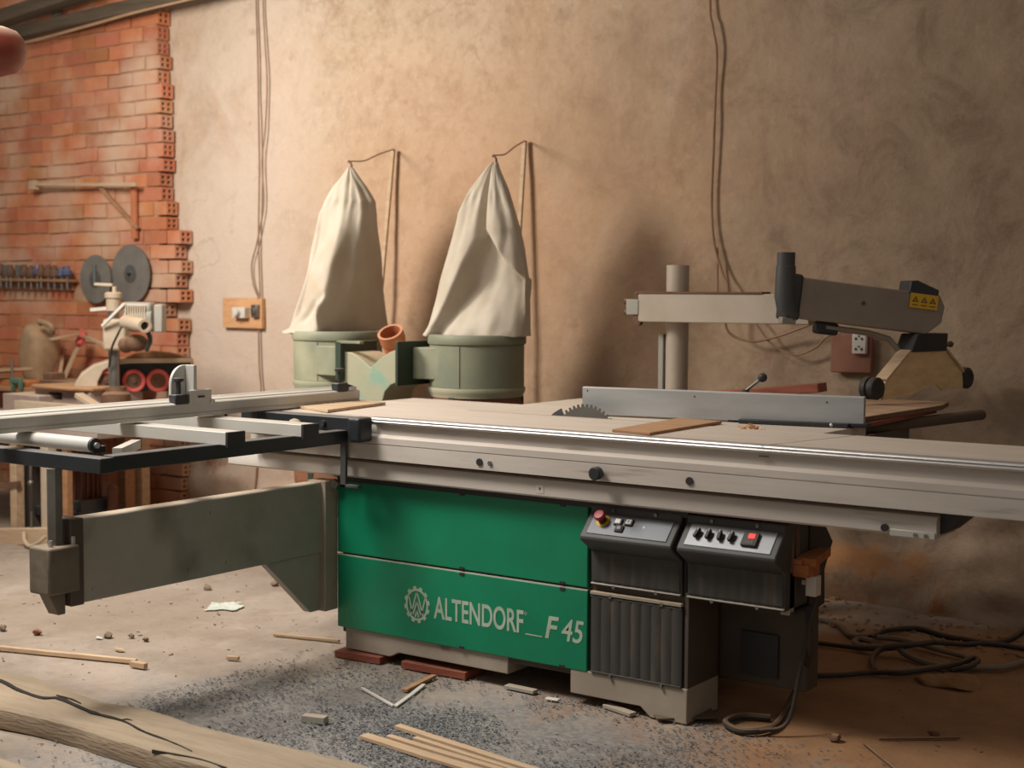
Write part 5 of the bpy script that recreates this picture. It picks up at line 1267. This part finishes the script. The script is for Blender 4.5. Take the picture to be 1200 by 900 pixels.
# crumpled pale plastic
mb = MB(); n = 18; pc = gp((-4.5645, 4.2815, 0.0)); V_ = []
for i in range(n+1):
    V_.append([])
    for j in range(n+1):
        a_, b_ = (i/n-.5)*2, (j/n-.5)*2
        k_ = max(abs(a_), abs(b_)); ang = math.atan2(b_, a_)
        e_ = .8 + .35*noise.noise(Vector((math.cos(ang)*1.6, math.sin(ang)*1.6, 4))) + .1*noise.noise(Vector((math.cos(ang)*5, math.sin(ang)*5, 1)))
        h_ = .003 + .016*abs(noise.noise(Vector((i*.33, j*.33, 1))))*(1-k_**3)
        V_[-1].append(mb.bm.verts.new(pc + rv*(a_*.085*e_) + Vector((HF.x,HF.y,0))*(b_*.10*e_) + UP*h_))
for i in range(n):
    for j in range(n): mb._f([V_[i][j],V_[i+1][j],V_[i+1][j+1],V_[i][j+1]])
solo(mb, 'plastic_scrap', M['plasticw'], pc, 'crumpled pale plastic scrap on the floor behind the swing arm', 'plastic scrap')

# grey chips spread before the saw, nobody could count them
mb = MB(); rr = random.Random(21); cnt = 0
while cnt < 15000:
    x, y = rr.gauss(-2.7,.62), rr.gauss(3.42,.36)
    if y > 4.0 or x < -3.75 or x > -1.25: continue
    k = noise.noise(Vector((x*2.3, y*2.3, 8)))+.5*noise.noise(Vector((x*6, y*6, 2)))
    if k < rr.uniform(-.45,.5): continue
    s_ = rr.uniform(.0013,.0038)
    a_ = rr.uniform(0,PI); u_ = Vector((math.cos(a_), math.sin(a_), rr.uniform(-.3,.3))); v_ = Vector((-math.sin(a_), math.cos(a_), rr.uniform(-.4,.4)))
    mb.obox((x,y,floor_z(x,y)+.0035+.004*rr.random()), u_*s_*rr.uniform(.7,1.6), v_*s_*.6, (0,0,s_*.25)); cnt += 1
o = solo(mb, 'grey_wood_chips', M['chip'], (-2.7,3.4,0), 'grey wood chips strewn over the floor in front of the green panels', 'wood chips', flat=True, recalc=False); o['kind'] = 'stuff'
mb = MB()
for i in range(900):
    x, y = rr.uniform(-7.2,-1.0), rr.uniform(2.4,5.6)
    if -3.7 < x < -1.7 and y > 3.9 and y < 4.7: continue
    s_ = abs(rr.gauss(0,.0016))+.001; a_ = rr.uniform(0,PI)
    mb.obox((x,y,floor_z(x,y)+s_*.5), Vector((math.cos(a_),math.sin(a_),.1))*s_*rr.uniform(.8,2.4), Vector((-math.sin(a_),math.cos(a_),.1))*s_*.7, (0,0,s_*.5))
o = solo(mb, 'wood_crumbs', M['stone'], (-4,4,0), 'fine wood crumbs and grit scattered across the dusty floor', 'debris', flat=True, recalc=False); o['kind'] = 'stuff'
# sawdust drift and rubble at the foot of the wall, right
mb = MB()
for i in range(300):
    x = rr.uniform(-2.6,-.9); y = rr.uniform(5.45,5.86); s_ = abs(rr.gauss(0,.005))+.002
    mb.ball((x,y,floor_z(x,y)+s_*.3), s_, 6, (rr.uniform(.8,1.5),1,rr.uniform(.5,.9)))
mb.jitter(.006, 60, 3)
o = solo(mb, 'wall_rubble', M['orangedust'], (-1.8,5.6,0), 'orange crumbs of plaster and sawdust along the foot of the right wall', 'rubble', flat=True); o['kind'] = 'stuff'
mb = MB(); pc = gp((-1.6328, 4.9474, 0.0)); mb.ball(pc, .09, 32, (1.5,.9,.22)); mb.jitter(.03, 9, 3); mb.jitter(.008, 40, 5); solo(mb, 'dirt_heap', M['orangedust'], pc, 'low dirt heap on the dark floor below the coiled cables', 'dirt', None)

# cables on the floor at right
def fc(pts, r, m, label):
    b = MB(); P_ = [p + UP*max(0, floor_z(p.x, p.y)) for p in smooth_path(pts, 7)]; b.tube(P_, r, 8)
    return solo(b, 'floor_cable', M[m], gp(P_[0]), label, 'cable', 'cables heaped on the floor')
fc([(-2.4415, 5.4903, 0.01), (-2.3554, 5.5352, 0.01), (-2.2676, 5.4948, 0.012), (-2.1496, 5.3485, 0.015), (-2.0794, 5.3575, 0.02), (-1.9536, 5.3716, 0.022), (-1.7789, 5.3119, 0.02), (-1.6764, 5.2854, 0.015), (-1.6536, 5.2346, 0.013), (-1.6693, 5.167, 0.012), (-1.7541, 5.0297, 0.012), (-1.8241, 4.9196, 0.012)], .011, 'cablegrey', 'dusty tan cable looping to a bend in the middle of the heap')
fc([(-2.0559, 5.3061, 0.03), (-2.0597, 5.4787, 0.02), (-1.9888, 5.5917, 0.012), (-1.868, 5.5739, 0.012), (-1.7177, 5.547, 0.012), (-1.6426, 5.6029, 0.012), (-1.6112, 5.8011, 0.012), (-1.5622, 6.117, 0.012)], .011, 'cable', 'dark cable arching along the back of the heap toward the right')
fc([(-2.3115, 5.1611, 0.011), (-2.1191, 5.1807, 0.012), (-2.0125, 5.1706, 0.02), (-1.9115, 5.2122, 0.03), (-1.8428, 5.3627, 0.03), (-1.7571, 5.4838, 0.012), (-1.6637, 5.5533, 0.012), (-1.5427, 5.5601, 0.012), (-1.4192, 5.5706, 0.012)], .0095, 'cable', 'thin dark cable running straight through the heap')
fc([(-2.0194, 5.2479, 0.03), (-2.0876, 5.2992, 0.02), (-2.1052, 5.2653, 0.014), (-2.046, 5.195, 0.02), (-1.9677, 5.1668, 0.034), (-1.907, 5.1819, 0.04), (-1.8723, 5.1783, 0.02), (-1.8027, 5.1391, 0.013), (-1.7193, 5.1101, 0.013), (-1.6161, 5.1569, 0.013), (-1.5286, 5.222, 0.013), (-1.4821, 5.3467, 0.013), (-1.4077, 5.5264, 0.013)], .012, 'cablegrey', 'thick greyish cable curling at left and sweeping right in front')
fc([(-1.8738, 4.8924, 0.013), (-1.9411, 5.0314, 0.014), (-1.9519, 5.1176, 0.03), (-1.9076, 5.1476, 0.05), (-1.8422, 5.2289, 0.05), (-1.804, 5.3068, 0.05)], .011, 'cable', 'dark cable standing in a loop at the front left of the heap')
fc([(-2.0649, 4.6884, 0.011), (-1.9596, 4.7807, 0.011), (-1.887, 4.8775, 0.011), (-1.7712, 4.903, 0.024), (-1.6896, 5.0222, 0.03), (-1.6474, 5.1275, 0.03), (-1.653, 5.2919, 0.014), (-1.6282, 5.2736, 0.012), (-1.6034, 5.1156, 0.03), (-1.6592, 5.0709, 0.012)], .010, 'cable', 'dark cable along the front edge of the heap with a tight bend')
# strap hanging out of the trunk onto the floor
mb = MB()
mb.tube(smooth_path([(-1.79,4.10,.40), (-1.785,4.10,.25), (-1.9439, 4.4139, 0.09), (-1.935, 4.2767, 0.014), (-1.8879, 4.0675, 0.012), (-1.9392, 3.9754, 0.012), (-2.0266, 4.0205, 0.012), (-2.0206, 4.1159, 0.012), (-1.9354, 4.1558, 0.012)], 8), .011, 8)
solo(mb, 'rubber_strap', M['cable'], (-1.9526, 4.1928, 0.0), 'dark strap hanging from the control trunk and looped on the floor', 'strap')
